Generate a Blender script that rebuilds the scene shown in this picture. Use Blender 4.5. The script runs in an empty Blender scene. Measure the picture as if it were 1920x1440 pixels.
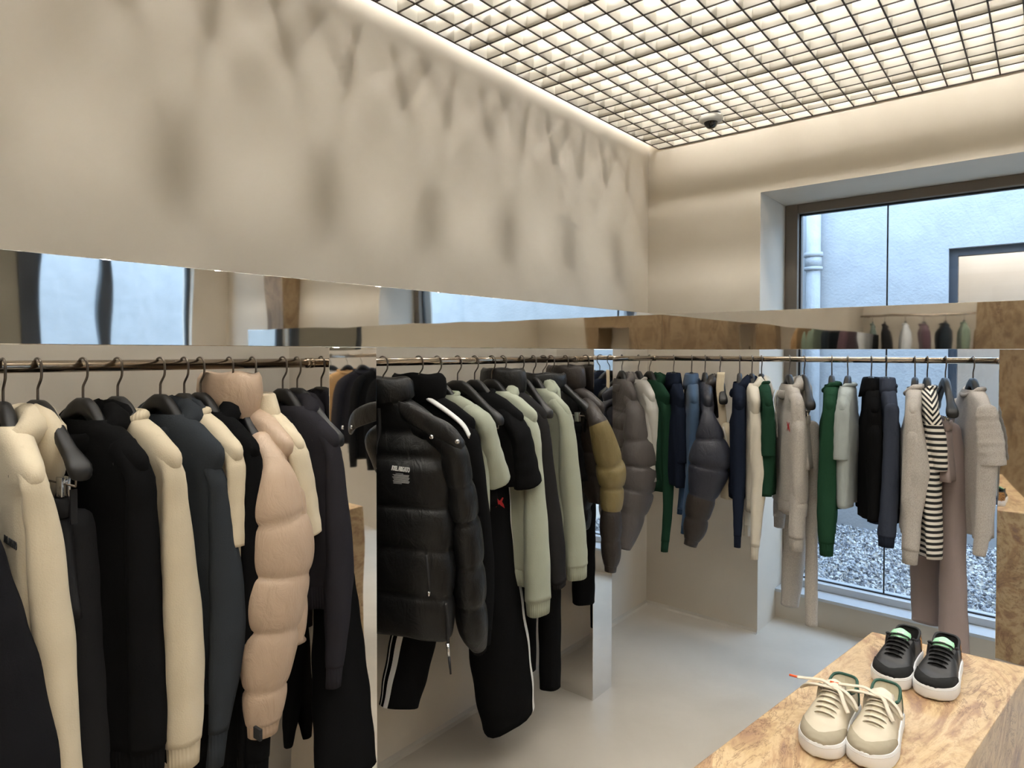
import bpy, math, random
import numpy as np
from mathutils import Vector, Matrix
random.seed(7); rng = np.random.default_rng(7)
COL = bpy.context.scene.collection
R_ = math.radians
# ---------------------------------------------------------------- camera model
FPX, PY0, YAW, PITCH, ROLL, EYE = 1210.6462, 681.2953, R_(39.7491), R_(0.9999), R_(0.073), 1.6
_f = np.array([-math.sin(YAW), math.cos(YAW), 0]); _r = np.array([math.cos(YAW), math.sin(YAW), 0]); _u = np.array([0, 0, 1.])
CF = _f*math.cos(PITCH) - _u*math.sin(PITCH); _u2 = _u*math.cos(PITCH) + _f*math.sin(PITCH)
CR = _r*math.cos(ROLL) + _u2*math.sin(ROLL); CU = _u2*math.cos(ROLL) - _r*math.sin(ROLL)
CC = np.array([0, 0, EYE])
def ray(px, py): return CF + CR*(px-960)/FPX + CU*(PY0-py)/FPX
def hit(px, py, n, d):                       # where the sight line meets the plane n.p = d
    v = ray(px, py); n = np.array(n, float); return CC + v*((d - n@CC)/(n@v))
def depth(p): return (np.array(p)-CC)@CF

# ---------------------------------------------------------------- room sizes
WX, WY, HX, HY = -1.958, 3.699, -1.59, 3.164          # left wall, back wall, fascia fronts
HZ0, HZ1, ZG = 1.6144, 1.802, 2.863
RX, RY, RZ, RR = -1.69, 3.264, 1.567, 0.0135          # rail axes
EX, FY = 4.2, -3.4                                    # right wall, front wall
REC0, REC1, RECZ = -1.2584, 1.45, 2.50

# ---------------------------------------------------------------- materials
def lin(c): return tuple(((v/255)/12.92 if v/255 <= .04045 else ((v/255+.055)/1.055)**2.4) for v in c)
def newmat(name):
    m = bpy.data.materials.new(name); m.use_nodes = True; nt = m.node_tree
    return m, nt, nt.nodes['Principled BSDF']
def N(nt, t, **k):
    n = nt.nodes.new(t)
    for a, b in k.items():
        if a in n.inputs: n.inputs[a].default_value = b
        else: setattr(n, a, b)
    return n
def ramp(nt, src, stops):
    r = N(nt, 'ShaderNodeValToRGB'); e = r.color_ramp.elements
    while len(e) < len(stops): e.new(.5)
    for el, (p, c) in zip(e, stops): el.position = p; el.color = (*c, 1)
    nt.links.new(src, r.inputs[0]); return r.outputs[0]
def coord(nt, scale=(1, 1, 1), kind='Object', rot=(0, 0, 0)):
    t = N(nt, 'ShaderNodeTexCoord'); m = N(nt, 'ShaderNodeMapping')
    m.inputs['Scale'].default_value = scale; m.inputs['Rotation'].default_value = rot
    nt.links.new(t.outputs[kind], m.inputs[0]); return m.outputs[0]
def noise(nt, vec, scale, detail=4, rough=.55, dist=0):
    n = N(nt, 'ShaderNodeTexNoise'); n.inputs['Scale'].default_value = scale; n.inputs['Detail'].default_value = detail
    n.inputs['Roughness'].default_value = rough; n.inputs['Distortion'].default_value = dist
    nt.links.new(vec, n.inputs['Vector']); return n.outputs['Fac']
def bump(nt, bs, h, strength, dist=.01):
    b = N(nt, 'ShaderNodeBump'); b.inputs['Strength'].default_value = strength; b.inputs['Distance'].default_value = dist
    nt.links.new(h, b.inputs['Height']); nt.links.new(b.outputs[0], bs.inputs['Normal'])
def plain(name, c, rough=.5, metal=0, **k):
    m, nt, b = newmat(name); b.inputs['Base Color'].default_value = (*lin(c), 1)
    b.inputs['Roughness'].default_value = rough; b.inputs['Metallic'].default_value = metal
    for a, v in k.items(): b.inputs[a.replace('_', ' ')].default_value = v
    return m
def plaster(name, c, c2, rough=.75, sc=1.3, bmp=.08, spec=.3):
    m, nt, b = newmat(name); v = coord(nt)
    n1 = noise(nt, v, sc, 6, .6, .4)
    nt.links.new(ramp(nt, n1, [(.3, lin(c)), (.7, lin(c2))]), b.inputs['Base Color'])
    b.inputs['Roughness'].default_value = rough; b.inputs['Specular IOR Level'].default_value = spec
    bump(nt, b, noise(nt, v, sc*9, 5), bmp, .01); return m
_fab = {}
def fabric(c, kind='cotton'):
    key = (c, kind)
    if key in _fab: return _fab[key]
    m, nt, b = newmat('fabric_%s_%d_%d_%d' % (kind, *c)); L = lin(c)
    b.inputs['Roughness'].default_value = .95; b.inputs['Specular IOR Level'].default_value = .15 if sum(c) > 200 else .04
    v = coord(nt)
    if kind == 'heather':
        n = noise(nt, coord(nt, (1, 1, .35)), 520, 3, .7)
        nt.links.new(ramp(nt, n, [(.32, tuple(x*.72 for x in L)), (.6, tuple(min(1, x*1.12) for x in L))]), b.inputs['Base Color'])
    elif kind == 'denim':
        n = noise(nt, coord(nt, (1, 1, .12)), 420, 3, .7); n2 = noise(nt, v, 9, 3)
        mx = N(nt, 'ShaderNodeMath', operation='ADD'); nt.links.new(n, mx.inputs[0]); nt.links.new(n2, mx.inputs[1])
        nt.links.new(ramp(nt, mx.outputs[0], [(.35, tuple(x*.55 for x in L)), (.85, tuple(min(1, x*1.5+.01) for x in L))]), b.inputs['Base Color'])
    else:
        n = noise(nt, v, 6, 3)
        nt.links.new(ramp(nt, n, [(.3, tuple(x*.94 for x in L)), (.7, tuple(min(1, x*1.05) for x in L))]), b.inputs['Base Color'])
    if kind == 'nylon':
        b.inputs['Roughness'].default_value = .42; b.inputs['Specular IOR Level'].default_value = .4
        h = noise(nt, coord(nt, (1, 1, .55)), 24, 5, .6, .8); bump(nt, b, h, .42, .012)
    elif kind == 'rib':
        w = N(nt, 'ShaderNodeTexWave', wave_type='BANDS', bands_direction='DIAGONAL'); w.inputs['Scale'].default_value = 60
        nt.links.new(coord(nt, (1, 1, .02)), w.inputs['Vector']); bump(nt, b, w.outputs['Fac'], .4, .003)
    else:
        b.inputs['Sheen Weight'].default_value = .12 if sum(c) > 200 else 0
        mx = N(nt, 'ShaderNodeMath', operation='MULTIPLY_ADD'); mx.inputs[1].default_value = .12
        nt.links.new(noise(nt, v, 300, 2), mx.inputs[0]); nt.links.new(noise(nt, coord(nt, (1, 1, .4)), 11, 3, .5, .5), mx.inputs[2])
        bump(nt, b, mx.outputs[0], .4, .012)
    _fab[key] = m; return m

M = {}
M['wall'] = plaster('plaster_wall', (198, 189, 175), (210, 202, 189), .7, 1.1)
M['floor'] = plaster('microcement_floor', (174, 167, 156), (190, 183, 172), .32, 1.6, .05, .45)
M['kerb'] = plaster('cement_kerb', (178, 172, 162), (190, 184, 174), .6, 2)
M['frame'] = plain('bronze_frame', (120, 110, 98), .45)
M['sill'] = plain('aluminium_sill', (190, 195, 200), .4, .3)
M['dark'] = plain('dark_seal', (18, 20, 24), .5)
M['anthracite'] = plain('anthracite_frame', (48, 54, 62), .45)
M['slat'] = plain('cream_slat', (172, 167, 156), .6)
M['slat_edge_shade'] = plain('slat_edge_shade', (58, 50, 44), .6)  # backlit shade of the slat undersides, put into their colour
M['plenum'] = plain('plenum_grey', (84, 84, 83), .8)
M['black'] = plain('black_hanger', (13, 13, 14), .48)
M['chrome'] = plain('polished_steel', (178, 165, 150), .12, 1)
M['hook'] = plain('steel_hook', (120, 112, 104), .28, 1)
M['silver'] = plain('silver', (215, 215, 215), .25, 1)
M['white'] = plain('white_plastic', (225, 225, 222), .4)
M['cctv'] = plain('cctv_shell', (205, 203, 196), .4)
M['dome'] = plain('smoked_dome', (12, 12, 13), .08)
M['cord'] = plain('white_cord', (225, 220, 208), .8)
M['white_print'] = plain('white_print', (230, 230, 228), .7)
M['grey_print'] = plain('grey_print', (150, 150, 150), .7)
M['black_print'] = plain('black_print', (25, 25, 27), .7)
M['red'] = plain('red_thread', (170, 32, 36), .8)
M['card'] = plain('swing_tag', (214, 206, 190), .7)
def mirror_mat():
    m, nt, b = newmat('mirror_steel'); b.inputs['Base Color'].default_value = (.80, .78, .745, 1)
    b.inputs['Metallic'].default_value = 1; b.inputs['Roughness'].default_value = .025
    bump(nt, b, noise(nt, coord(nt, (1, 1, .5)), 3.2, 2, .4), .035, .05); return m
M['mirror'] = mirror_mat()
def trav(name, cols, scale=(2.4, 1.0, 1.6), rot=(0, 0, 0), dist=2.2, rough=.34):
    m, nt, b = newmat(name); v = coord(nt, scale, 'Object', rot); L = [lin(c) for c in cols]
    n = noise(nt, v, 2.6, 10, .64, dist)
    col = ramp(nt, n, list(zip((.24, .36, .44, .50, .57, .66, .78), L)))
    g = noise(nt, coord(nt, (1, .6, 1)), 55, 6, .7, .6)
    gr = ramp(nt, g, [(.30, (.52, .45, .42)), (.43, (.93, .91, .90)), (.62, (1, 1, 1)), (.75, (1.0, .97, .93))])
    mx = N(nt, 'ShaderNodeMixRGB', blend_type='MULTIPLY'); mx.inputs[0].default_value = .8
    nt.links.new(col, mx.inputs[1]); nt.links.new(gr, mx.inputs[2])
    n3 = noise(nt, v, 3.3, 11, .72, dist*1.5)
    vein = ramp(nt, n3, [(.484, (1, 1, 1)), (.497, (.36, .27, .25)), (.503, (.36, .27, .25)), (.516, (1, 1, 1))])
    msk = ramp(nt, noise(nt, v, 1.7, 3), [(.42, (0, 0, 0)), (.6, (1, 1, 1))])
    m2 = N(nt, 'ShaderNodeMixRGB', blend_type='MULTIPLY'); nt.links.new(msk, m2.inputs[0])
    nt.links.new(mx.outputs[0], m2.inputs[1]); nt.links.new(vein, m2.inputs[2])
    nt.links.new(m2.outputs[0], b.inputs['Base Color']); b.inputs['Roughness'].default_value = rough
    bump(nt, b, g, .1, .003); return m
M['trav'] = trav('travertine_pale', [(124, 93, 79), (160, 128, 98), (187, 160, 121), (199, 174, 137), (172, 140, 105), (140, 110, 93), (176, 148, 117)])
M['trav_dark'] = trav('travertine_brown', [(104, 84, 62), (120, 98, 72), (138, 116, 88), (146, 126, 98), (130, 108, 80), (112, 92, 68), (130, 110, 84)], (2.2, 2.2, .6))
def glass_mat(name, tint=(1, 1, 1), refl=1.0):
    m = bpy.data.materials.new(name); m.use_nodes = True; nt = m.node_tree; nt.nodes.clear()
    o = N(nt, 'ShaderNodeOutputMaterial'); mx = N(nt, 'ShaderNodeMixShader'); tr = N(nt, 'ShaderNodeBsdfTransparent'); gl = N(nt, 'ShaderNodeBsdfGlossy')
    fr = N(nt, 'ShaderNodeFresnel'); fr.inputs[0].default_value = 1.5
    tr.inputs[0].default_value = (*tint, 1); gl.inputs['Roughness'].default_value = .01; gl.inputs[0].default_value = (refl, refl, refl, 1)
    geo = N(nt, 'ShaderNodeNewGeometry'); inv = N(nt, 'ShaderNodeMath', operation='SUBTRACT'); inv.inputs[0].default_value = 1.0; nt.links.new(geo.outputs['Backfacing'], inv.inputs[1])
    ml = N(nt, 'ShaderNodeMath', operation='MULTIPLY'); nt.links.new(fr.outputs[0], ml.inputs[0]); nt.links.new(inv.outputs[0], ml.inputs[1])
    nt.links.new(ml.outputs[0], mx.inputs[0]); nt.links.new(tr.outputs[0], mx.inputs[1]); nt.links.new(gl.outputs[0], mx.inputs[2])
    nt.links.new(mx.outputs[0], o.inputs[0]); return m
M['glass'] = glass_mat('window_glass', (.97, .98, 1))
M['render_wall'] = plaster('white_render', (158, 160, 162), (170, 172, 174), .85, 5, .5)
def gravel_mat():
    m, nt, b = newmat('grey_gravel'); v = coord(nt)
    n = N(nt, 'ShaderNodeTexVoronoi'); n.inputs['Scale'].default_value = 38; nt.links.new(v, n.inputs['Vector'])
    bw = N(nt, 'ShaderNodeRGBToBW'); nt.links.new(n.outputs['Color'], bw.inputs[0])
    nt.links.new(ramp(nt, bw.outputs[0], [(.2, lin((92, 96, 104))), (.5, lin((150, 154, 160))), (.8, lin((214, 216, 218)))]), b.inputs['Base Color'])
    b.inputs['Roughness'].default_value = .8; return m
M['gravel'] = gravel_mat()
def emit(name, c, s):
    m, nt, b = newmat(name); b.inputs['Base Color'].default_value = (*c, 1); b.inputs['Emission Color'].default_value = (*c, 1); b.inputs['Emission Strength'].default_value = s; return m
M['tube'] = emit('lamp_tube', (1, .97, .91), 76)
def stripe_mat():
    m, nt, b = newmat('striped_jersey'); t = N(nt, 'ShaderNodeTexCoord'); s = N(nt, 'ShaderNodeSeparateXYZ'); nt.links.new(t.outputs['Object'], s.inputs[0])
    a = N(nt, 'ShaderNodeMath', operation='ABSOLUTE'); nt.links.new(s.outputs[1], a.inputs[0])
    g = N(nt, 'ShaderNodeMath', operation='GREATER_THAN'); g.inputs[1].default_value = -.255; nt.links.new(s.outputs[2], g.inputs[0])
    k = N(nt, 'ShaderNodeMath', operation='MULTIPLY'); nt.links.new(a.outputs[0], k.inputs[0]); nt.links.new(g.outputs[0], k.inputs[1])
    k2 = N(nt, 'ShaderNodeMath', operation='MULTIPLY_ADD'); k2.inputs[1].default_value = -1.3; nt.links.new(k.outputs[0], k2.inputs[0]); nt.links.new(s.outputs[2], k2.inputs[2])
    w = N(nt, 'ShaderNodeMath', operation='MULTIPLY'); w.inputs[1].default_value = 2*math.pi/.0235; nt.links.new(k2.outputs[0], w.inputs[0])
    sn = N(nt, 'ShaderNodeMath', operation='SINE'); nt.links.new(w.outputs[0], sn.inputs[0])
    nt.links.new(ramp(nt, sn.outputs[0], [(.47, lin((20, 20, 22))), (.53, lin((222, 216, 206)))]), b.inputs['Base Color'])
    r = nt.nodes[-1]; 
    mr = N(nt, 'ShaderNodeMapRange'); mr.inputs[1].default_value = -1; mr.inputs[2].default_value = 1
    nt.links.new(sn.outputs[0], mr.inputs[0]); nt.links.new(mr.outputs[0], r.inputs[0])
    b.inputs['Roughness'].default_value = .9; return m
M['stripe'] = stripe_mat()
def leopard_mat():
    m, nt, b = newmat('leopard_suede'); n = N(nt, 'ShaderNodeTexVoronoi', feature='F1'); n.inputs['Scale'].default_value = 110
    nt.links.new(coord(nt), n.inputs['Vector'])
    nt.links.new(ramp(nt, n.outputs['Distance'], [(.25, lin((24, 18, 14))), (.42, lin((176, 128, 76)))]), b.inputs['Base Color']); b.inputs['Roughness'].default_value = .9; return m
M['leopard'] = leopard_mat()

# ---------------------------------------------------------------- mesh helpers
class MB:
    def __init__(s): s.v, s.f, s.m = [], [], []
    def add(s, vs, fs, mi=0):
        o = len(s.v); s.v += [tuple(map(float, p)) for p in vs]; s.f += [tuple(i+o for i in q) for q in fs]; s.m += [mi]*len(fs); return s
    def box(s, x0, y0, z0, x1, y1, z1, mi=0):
        return s.add([(x0,y0,z0),(x1,y0,z0),(x1,y1,z0),(x0,y1,z0),(x0,y0,z1),(x1,y0,z1),(x1,y1,z1),(x0,y1,z1)],
                     [(0,3,2,1),(4,5,6,7),(0,1,5,4),(1,2,6,5),(2,3,7,6),(3,0,4,7)], mi)
    def loft(s, rings, cap0=False, cap1=False, mi=0, closed=False):
        n = len(rings[0]); vs = [p for r in rings for p in r]; fs = []
        k = len(rings)
        for i in range(k if closed else k-1):
            j = (i+1) % k
            for a in range(n):
                b = (a+1) % n; fs.append((i*n+a, i*n+b, j*n+b, j*n+a))
        if cap0: fs.append(tuple(range(n))[::-1])
        if cap1: fs.append(tuple((k-1)*n+a for a in range(n)))
        return s.add(vs, fs, mi)
    def strip(s, rows, mi=0):
        n = len(rows[0]); vs = [p for r in rows for p in r]; fs = []
        for i in range(len(rows)-1):
            for a in range(n-1): fs.append((i*n+a, i*n+a+1, (i+1)*n+a+1, (i+1)*n+a))
        return s.add(vs, fs, mi)
    def tube(s, path, r, n=10, cap=True, mi=0, closed=False, ref=None):
        rings = tube_rings(path, r, r, n, ref, closed); return s.loft(rings, cap and not closed, cap and not closed, mi, closed)
    def ball(s, c, rx, ry, rz, n=16, m=10, mi=0):
        rings = []
        for i in range(m+1):
            t = math.pi*(i/m); q = max(math.sin(t), .02)
            rings.append([(c[0]+rx*q*math.cos(2*math.pi*a/n), c[1]+ry*q*math.sin(2*math.pi*a/n), c[2]+rz*math.cos(t)) for a in range(n)])
        return s.loft(rings, True, True, mi)
    def cyl(s, c0, c1, r, n=24, mi=0): return s.tube([c0, c1], [r, r], n, True, mi)
    def build(s, name, mat, parent=None, smooth=True, sub=0, bevel=0, autosm=None):
        me = bpy.data.meshes.new(name); me.from_pydata(s.v, [], s.f)
        for mm in (mat if isinstance(mat, (list, tuple)) else [mat]): me.materials.append(mm)
        me.polygons.foreach_set('material_index', s.m); me.polygons.foreach_set('use_smooth', [smooth]*len(s.f)); me.update()
        import bmesh
        bm = bmesh.new(); bm.from_mesh(me); bmesh.ops.recalc_face_normals(bm, faces=bm.faces); bm.to_mesh(me); bm.free()
        if smooth and autosm: me.set_sharp_from_angle(angle=R_(autosm))
        o = bpy.data.objects.new(name, me); COL.objects.link(o)
        if parent is not None: o.parent = parent
        if bevel:
            b = o.modifiers.new('bevel', 'BEVEL'); b.width = bevel; b.segments = 2; b.limit_method = 'ANGLE'
        if sub:
            q = o.modifiers.new('sub', 'SUBSURF'); q.levels = sub; q.render_levels = sub
        return o
def tube_rings(path, ra, rb, n, ref=None, closed=False, ph=0):
    P = np.array(path, float); k = len(P); out = []
    ref = np.array([1., 0, 0]) if ref is None else np.array(ref, float); A0 = None
    for i in range(k):
        if closed: T = P[(i+1) % k]-P[i-1]
        else: T = P[min(i+1, k-1)]-P[max(i-1, 0)]
        T = T/(np.linalg.norm(T)+1e-12)
        a = ref if A0 is None else A0
        A = a-T*(a@T)
        if np.linalg.norm(A) < 1e-3: A = np.array([0, 1., 0])-T*T[1]
        A /= np.linalg.norm(A); B = np.cross(T, A); 
        if A0 is None or True: A0 = A
        q = 2*np.pi*np.arange(n)/n+ph
        out.append(P[i]+np.outer(np.cos(q)*ra[i], A)+np.outer(np.sin(q)*rb[i], B))
    return out
def smooth_path(P, n):                                    # Catmull-Rom through the rows of P
    P = np.array(P, float)
    Q = np.vstack([2*P[0]-P[1], P, 2*P[-1]-P[-2]]); out = []
    seg = len(P)-1
    for j in range(n+1):
        t = j/n*seg; i = min(int(t), seg-1); u = t-i
        p0, p1, p2, p3 = Q[i], Q[i+1], Q[i+2], Q[i+3]
        out.append(.5*((2*p1)+(-p0+p2)*u+(2*p0-5*p1+4*p2-p3)*u*u+(-p0+3*p1-3*p2+p3)*u**3))
    return np.array(out)
def tag(o, label, cat, group=None):
    o['label'] = label; o['category'] = cat
    if group: o['group'] = group
    return o
def empty(name, loc, rz=0):
    o = bpy.data.objects.new(name, None); COL.objects.link(o); o.location = loc; o.rotation_euler = (0, 0, rz); o.empty_display_size = .05; return o
def struct(o): o['kind'] = 'structure'; return o
def box(name, mat, *a, parent=None, bevel=0): return MB().box(*a).build(name, mat, parent, False, 0, bevel)

# ================================================================ SETTING
struct(box('floor', M['floor'], WX-.3, FY-.3, -.1, EX+.3, 4.02, 0))
H = 3.4
struct(box('wall_left', M['wall'], WX-.2, FY-.2, 0, WX, WY+.6, H))
w = MB()
w.box(WX-.2, WY, 0, REC0, 4.34, H); w.box(REC1, WY, 0, EX+.2, 4.34, H); w.box(REC0, WY, RECZ, REC1, 4.34, H)
struct(w.build('wall_back', M['wall'], None, False))
w = MB(); wy = [(1.92, 2.37), (2.45, 3.26)]
w.box(EX, FY-.2, 0, EX+.3, 1.84, H); w.box(EX, 3.26, 0, EX+.3, WY, H); w.box(EX, 1.84, 2.7, EX+.3, 3.26, H); w.box(EX, 1.84, 0, EX+.3, 3.26, .3)
struct(w.build('wall_right', M['wall'], None, False))
struct(box('wall_front', M['wall'], WX, FY-.2, 0, EX, FY, H))
struct(box('ceiling', M['plenum'], WX-.2, FY-.2, H, EX+.3, 4.34, H+.1))
# thin cement fillet where wall meets floor
t = MB()
def fillet(t, x0, y0, x1, y1, nx, ny, s=.022):
    v = []
    for (x, y) in ((x0, y0), (x1, y1)):
        v.append([(x, y, 0), (x+nx*s, y+ny*s, 0), (x+nx*s*.3, y+ny*s*.3, s*.3), (x, y, s)])
    t.loft(v, True, True)
fillet(t, WX, FY, WX, WY, 1, 0); struct(t.build('baseboard_left', M['kerb'], None, False))
t = MB(); fillet(t, WX, WY, REC0, WY, 0, -1); struct(t.build('baseboard_back', M['kerb'], None, False))

# low wall, frame and panes of the window recess
low = MB().box(REC0, 4.015, -.02, REC1, 4.34, .155); struct(low.build('trim_1', M['wall'], None, False))
win = struct(MB().box(REC0, 4.015-.008, .155, REC1, 4.30, .172).build('window_1', M['sill'], None, False))
GY = 4.20; GX0, GX1, GZ0, GZ1 = -1.185, REC1-.07, .215, 2.445
f = MB(); f.box(REC0, GY-.06, .172, GX0, GY+.06, RECZ); f.box(GX1, GY-.06, .172, REC1, GY+.06, RECZ); f.box(GX0, GY-.06, GZ1, GX1, GY+.06, RECZ)
f.build('window_frame', M['frame'], win, False, 0, .004)
f = MB(); f.box(GX0, GY-.06, .172, GX1, GY+.06, GZ0); f.build('bottom_rail', M['sill'], win, False, 0, .004)
f = MB()
for a in ((GX0, GZ0, GX0+.009, GZ1), (GX1-.009, GZ0, GX1, GZ1), (GX0, GZ1-.009, GX1, GZ1), (GX0, GZ0, GX1, GZ0+.006)): f.box(a[0], GY-.02, a[1], a[2], GY-.004, a[3])
f.box(-.7165, GY-.008, GZ0, -.7105, GY+.008, GZ1); f.build('seal', M['dark'], win, False)
MB().box(GX0, GY-.004, GZ0, -.7165, GY+.004, GZ1).build('pane', M['glass'], win, False)
MB().box(-.7105, GY-.004, GZ0, GX1, GY+.004, GZ1).build('pane', M['glass'], win, False)
# window in the right wall
w2 = MB()
w2.box(EX+.1, 1.84, .3, EX+.16, 1.92, 2.7); w2.box(EX+.1, 2.37, .3, EX+.16, 2.45, 2.7); w2.box(EX+.1, 3.22, .3, EX+.16, 3.26, 2.7)
w2.box(EX+.1, 1.92, 2.64, EX+.16, 3.22, 2.7); w2.box(EX+.1, 1.92, .3, EX+.16, 3.22, .36)
w2 = struct(w2.build('window_2', M['anthracite'], None, False)); MB().box(EX+.126, 1.92, .36, EX+.134, 3.22, 2.64).build('pane', M['glass'], w2, False)

# open egg-crate ceiling
g = MB(); zt, th = ZG+.056, .0029
gx = np.arange(WX+.072, EX-.02, .1); gy = np.arange(WY-.004, FY+.02, -.1)
def slat(x0, y0, x1, y1):
    g.box(x0, y0, ZG, x1, y1, ZG+.0035, 1); g.box(x0, y0, ZG+.0035, x1, y1, zt, 0)  # bottom strip takes the painted shade colour, the rest is cream
for x in gx: slat(x-th, FY+.02, x+th, WY-.002)
for y_ in gy: slat(gx[0], y_-th, EX-.02, y_+th)
struct(g.build('ceiling_1', [M['slat'], M['slat_edge_shade']], None, False))
for k, ty in enumerate(2.537+.5*np.arange(-11, 3)):
    o = MB().tube([(WX+.13, ty, 3.075), (EX-.3, ty, 3.075)], [.014]*2, 8).build('lamp_tube', M['tube'], None, False)
    tag(o, 'warm fluorescent tube above the open grid ceiling', 'lamp', 'tubes above the ceiling grid')

# ---------------------------------------------------------------- courtyard
struct(box('ground', M['kerb'], -4, 4.34, -.06, 9, 12, -.015))
CY = 6.55
wx0 = hit(1778, 520, (0, 1, 0), CY); wz1 = hit(1778, 466, (0, 1, 0), CY)[2]
w = MB(); bx0, bx1, bz0, bz1 = wx0[0], wx0[0]+1.25, .35, wz1
w.box(-4, CY, -.05, bx0, CY+.3, 3.06); w.box(bx1, CY, -.05, 9, CY+.3, 3.06); w.box(bx0, CY, bz1, bx1, CY+.3, 3.06); w.box(bx0, CY, -.05, bx1, CY+.3, bz0)
struct(w.build('wall_courtyard', M['render_wall'], None, False))
struct(box('wall_courtyard_side', M['render_wall'], -2.3, 4.34, -.05, -2.05, CY, 3.06))
fr = MB(); e = .06
fr.box(bx0, CY+.06, bz0, bx0+e, CY+.14, bz1); fr.box(bx1-e, CY+.06, bz0, bx1, CY+.14, bz1); fr.box(bx0+e, CY+.06, bz1-e, bx1-e, CY+.14, bz1); fr.box(bx0+e, CY+.06, bz0, bx1-e, CY+.14, bz0+e)
fr = struct(fr.build('window_3', M['anthracite'], None, False)); MB().box(bx0+e, CY+.09, bz0+e, bx1-e, CY+.1, bz1-e).build('pane', M['glass'], fr, False)
w = MB(); w.box(bx0-.4, CY+.95, -.1, bx1+.4, CY+1.05, 3.0); w.box(bx0-.5, CY+.3, -.1, bx0-.4, CY+1.05, 3.0); w.box(bx1+.4, CY+.3, -.1, bx1+.5, CY+1.05, 3.0); w.box(bx0-.5, CY+.3, 3.0, bx1+.5, CY+1.05, 3.1); w.box(bx0-.5, CY+.3, -.2, bx1+.5, CY+1.05, -.1)
struct(w.build('wall_beyond', M['wall'], None, False))
o = MB().tube([(bx0-.2, CY+.55, 2.94), (bx1+.2, CY+.55, 2.94)], [.016]*2, 8).build('lamp_tube', M['tube'], None, False)
tag(o, 'tube lamp in the room behind the dark courtyard window', 'lamp')
struct(box('wall_outside', M['render_wall'], 6.0, -.6, -.05, 6.2, 4.34, 3.06))
pp = hit(1524, 600, (0, 1, 0), 6.45); px_ = pp[0]; cz = hit(1524, 478, (0, 1, 0), 6.45)[2]
dp = empty('downpipe', (px_, 6.45, 0)); tag(dp, 'white cast downpipe on the courtyard wall outside the window', 'pipe')
MB().tube([(0, 0, -.02), (0, 0, 3.06)], [.062]*2, 20).build('pipe', M['render_wall'], dp)
c = MB()
for z, h, r in ((cz, .04, .082), (cz-.13, .03, .08), (cz-.06, .1, .071)): c.tube([(0, 0, z-h/2), (0, 0, z+h/2)], [r]*2, 20)
c.build('collar', M['render_wall'], dp)
# gravel: loose chippings
s = MB(); ico = [(0,0,1),(.894,0,.447),(.276,.851,.447),(-.724,.526,.447),(-.724,-.526,.447),(.276,-.851,.447),(.724,.526,-.447),(-.276,.851,-.447),(-.894,0,-.447),(-.276,-.851,-.447),(.724,-.526,-.447),(0,0,-1)]
icf = [(0,1,2),(0,2,3),(0,3,4),(0,4,5),(0,5,1),(1,6,2),(2,7,3),(3,8,4),(4,9,5),(5,10,1),(6,7,2),(7,8,3),(8,9,4),(9,10,5),(10,6,1),(11,7,6),(11,8,7),(11,9,8),(11,10,9),(11,6,10)]
ic = np.array(ico); step = .027
for yy in np.arange(4.36, CY-.01, step):
    for xx in np.arange(-2.0, .55, step):
        if xx > .02 + (yy-4.3)*.1: continue
        q = rng.normal(size=(3, 3)); q, _ = np.linalg.qr(q)
        sc = rng.uniform(.010, .021)*np.array([1, rng.uniform(.6, 1), rng.uniform(.4, .75)])
        p = (ic*sc*rng.uniform(.75, 1.1, (12, 1)))@q.T + [xx+rng.uniform(-.014, .014), yy+rng.uniform(-.014, .014), rng.uniform(-.01, .012)]
        s.add(p, icf)
o = s.build('gravel', M['gravel'], None, False); o['kind'] = 'stuff'; o['label'] = 'pale grey stone chippings covering the courtyard ground'; o['category'] = 'gravel'

# ================================================================ MIRROR FASCIA, COLUMNS, RAILS
def mbox(name, label, cat, a, group=None, bevel=.0012):
    return tag(box(name, M['mirror'], *a, bevel=bevel), label, cat, group)
mbox('mirror_fascia', 'long polished steel fascia along the left wall above the rails', 'mirror', (HX-.022, -2.6, HZ0, HX, HY-.001, HZ1))
mbox('mirror_fascia', 'polished steel fascia along the back wall crossing the window', 'mirror', (HX-.022, HY, HZ0, 2.75, HY+.022, HZ1))
mbox('mirror_column', 'mirrored column between the left and middle clothes rails', 'column', (-1.80, 1.09, 0, HX, 1.26, HZ0-.001))
mbox('mirror_column', 'mirrored column near the corner at the end of the middle rail', 'column', (-1.80, 2.494, 0, HX, 2.66, HZ0-.001))
mbox('mirror_column', 'mirrored column at the right end of the window rail', 'column', (-.15, HY, 0, .02, HY+.22, HZ0-.001))
mbox('mirror_column', 'mirrored column at the far end of the hidden back rail', 'column', (2.5, HY, 0, 2.67, HY+.22, HZ0-.001))
def rail(a, b, label):
    r = empty('clothes_rail', a); tag(r, label, 'clothes rail')
    d = np.array(b)-np.array(a)
    MB().tube([(0, 0, 0), d], [RR]*2, 24).build('rod', M['chrome'], r)
    L = np.linalg.norm(d); u = d/L
    for e0 in (0.002, L-.012): MB().tube([u*e0, u*(e0+.01)], [.0150]*2, 24).build('flange', M['chrome'], r)
rail((RX, -2.0, RZ), (RX, 1.09, RZ), 'polished clothes rail holding the cream hoodie and beige puffer')
rail((RX, 1.26, RZ), (RX, 2.494, RZ), 'polished clothes rail between the two left mirrored columns')
rail((RX, 2.66, RZ), (RX, HY+.095, RZ), 'short polished clothes rail stub into the corner')
rail((RX, RY, RZ), (-.15, RY, RZ), 'polished clothes rail in front of the window')
rail((.02, RY, RZ), (2.5, RY, RZ), 'polished clothes rail beyond the window column')

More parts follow.
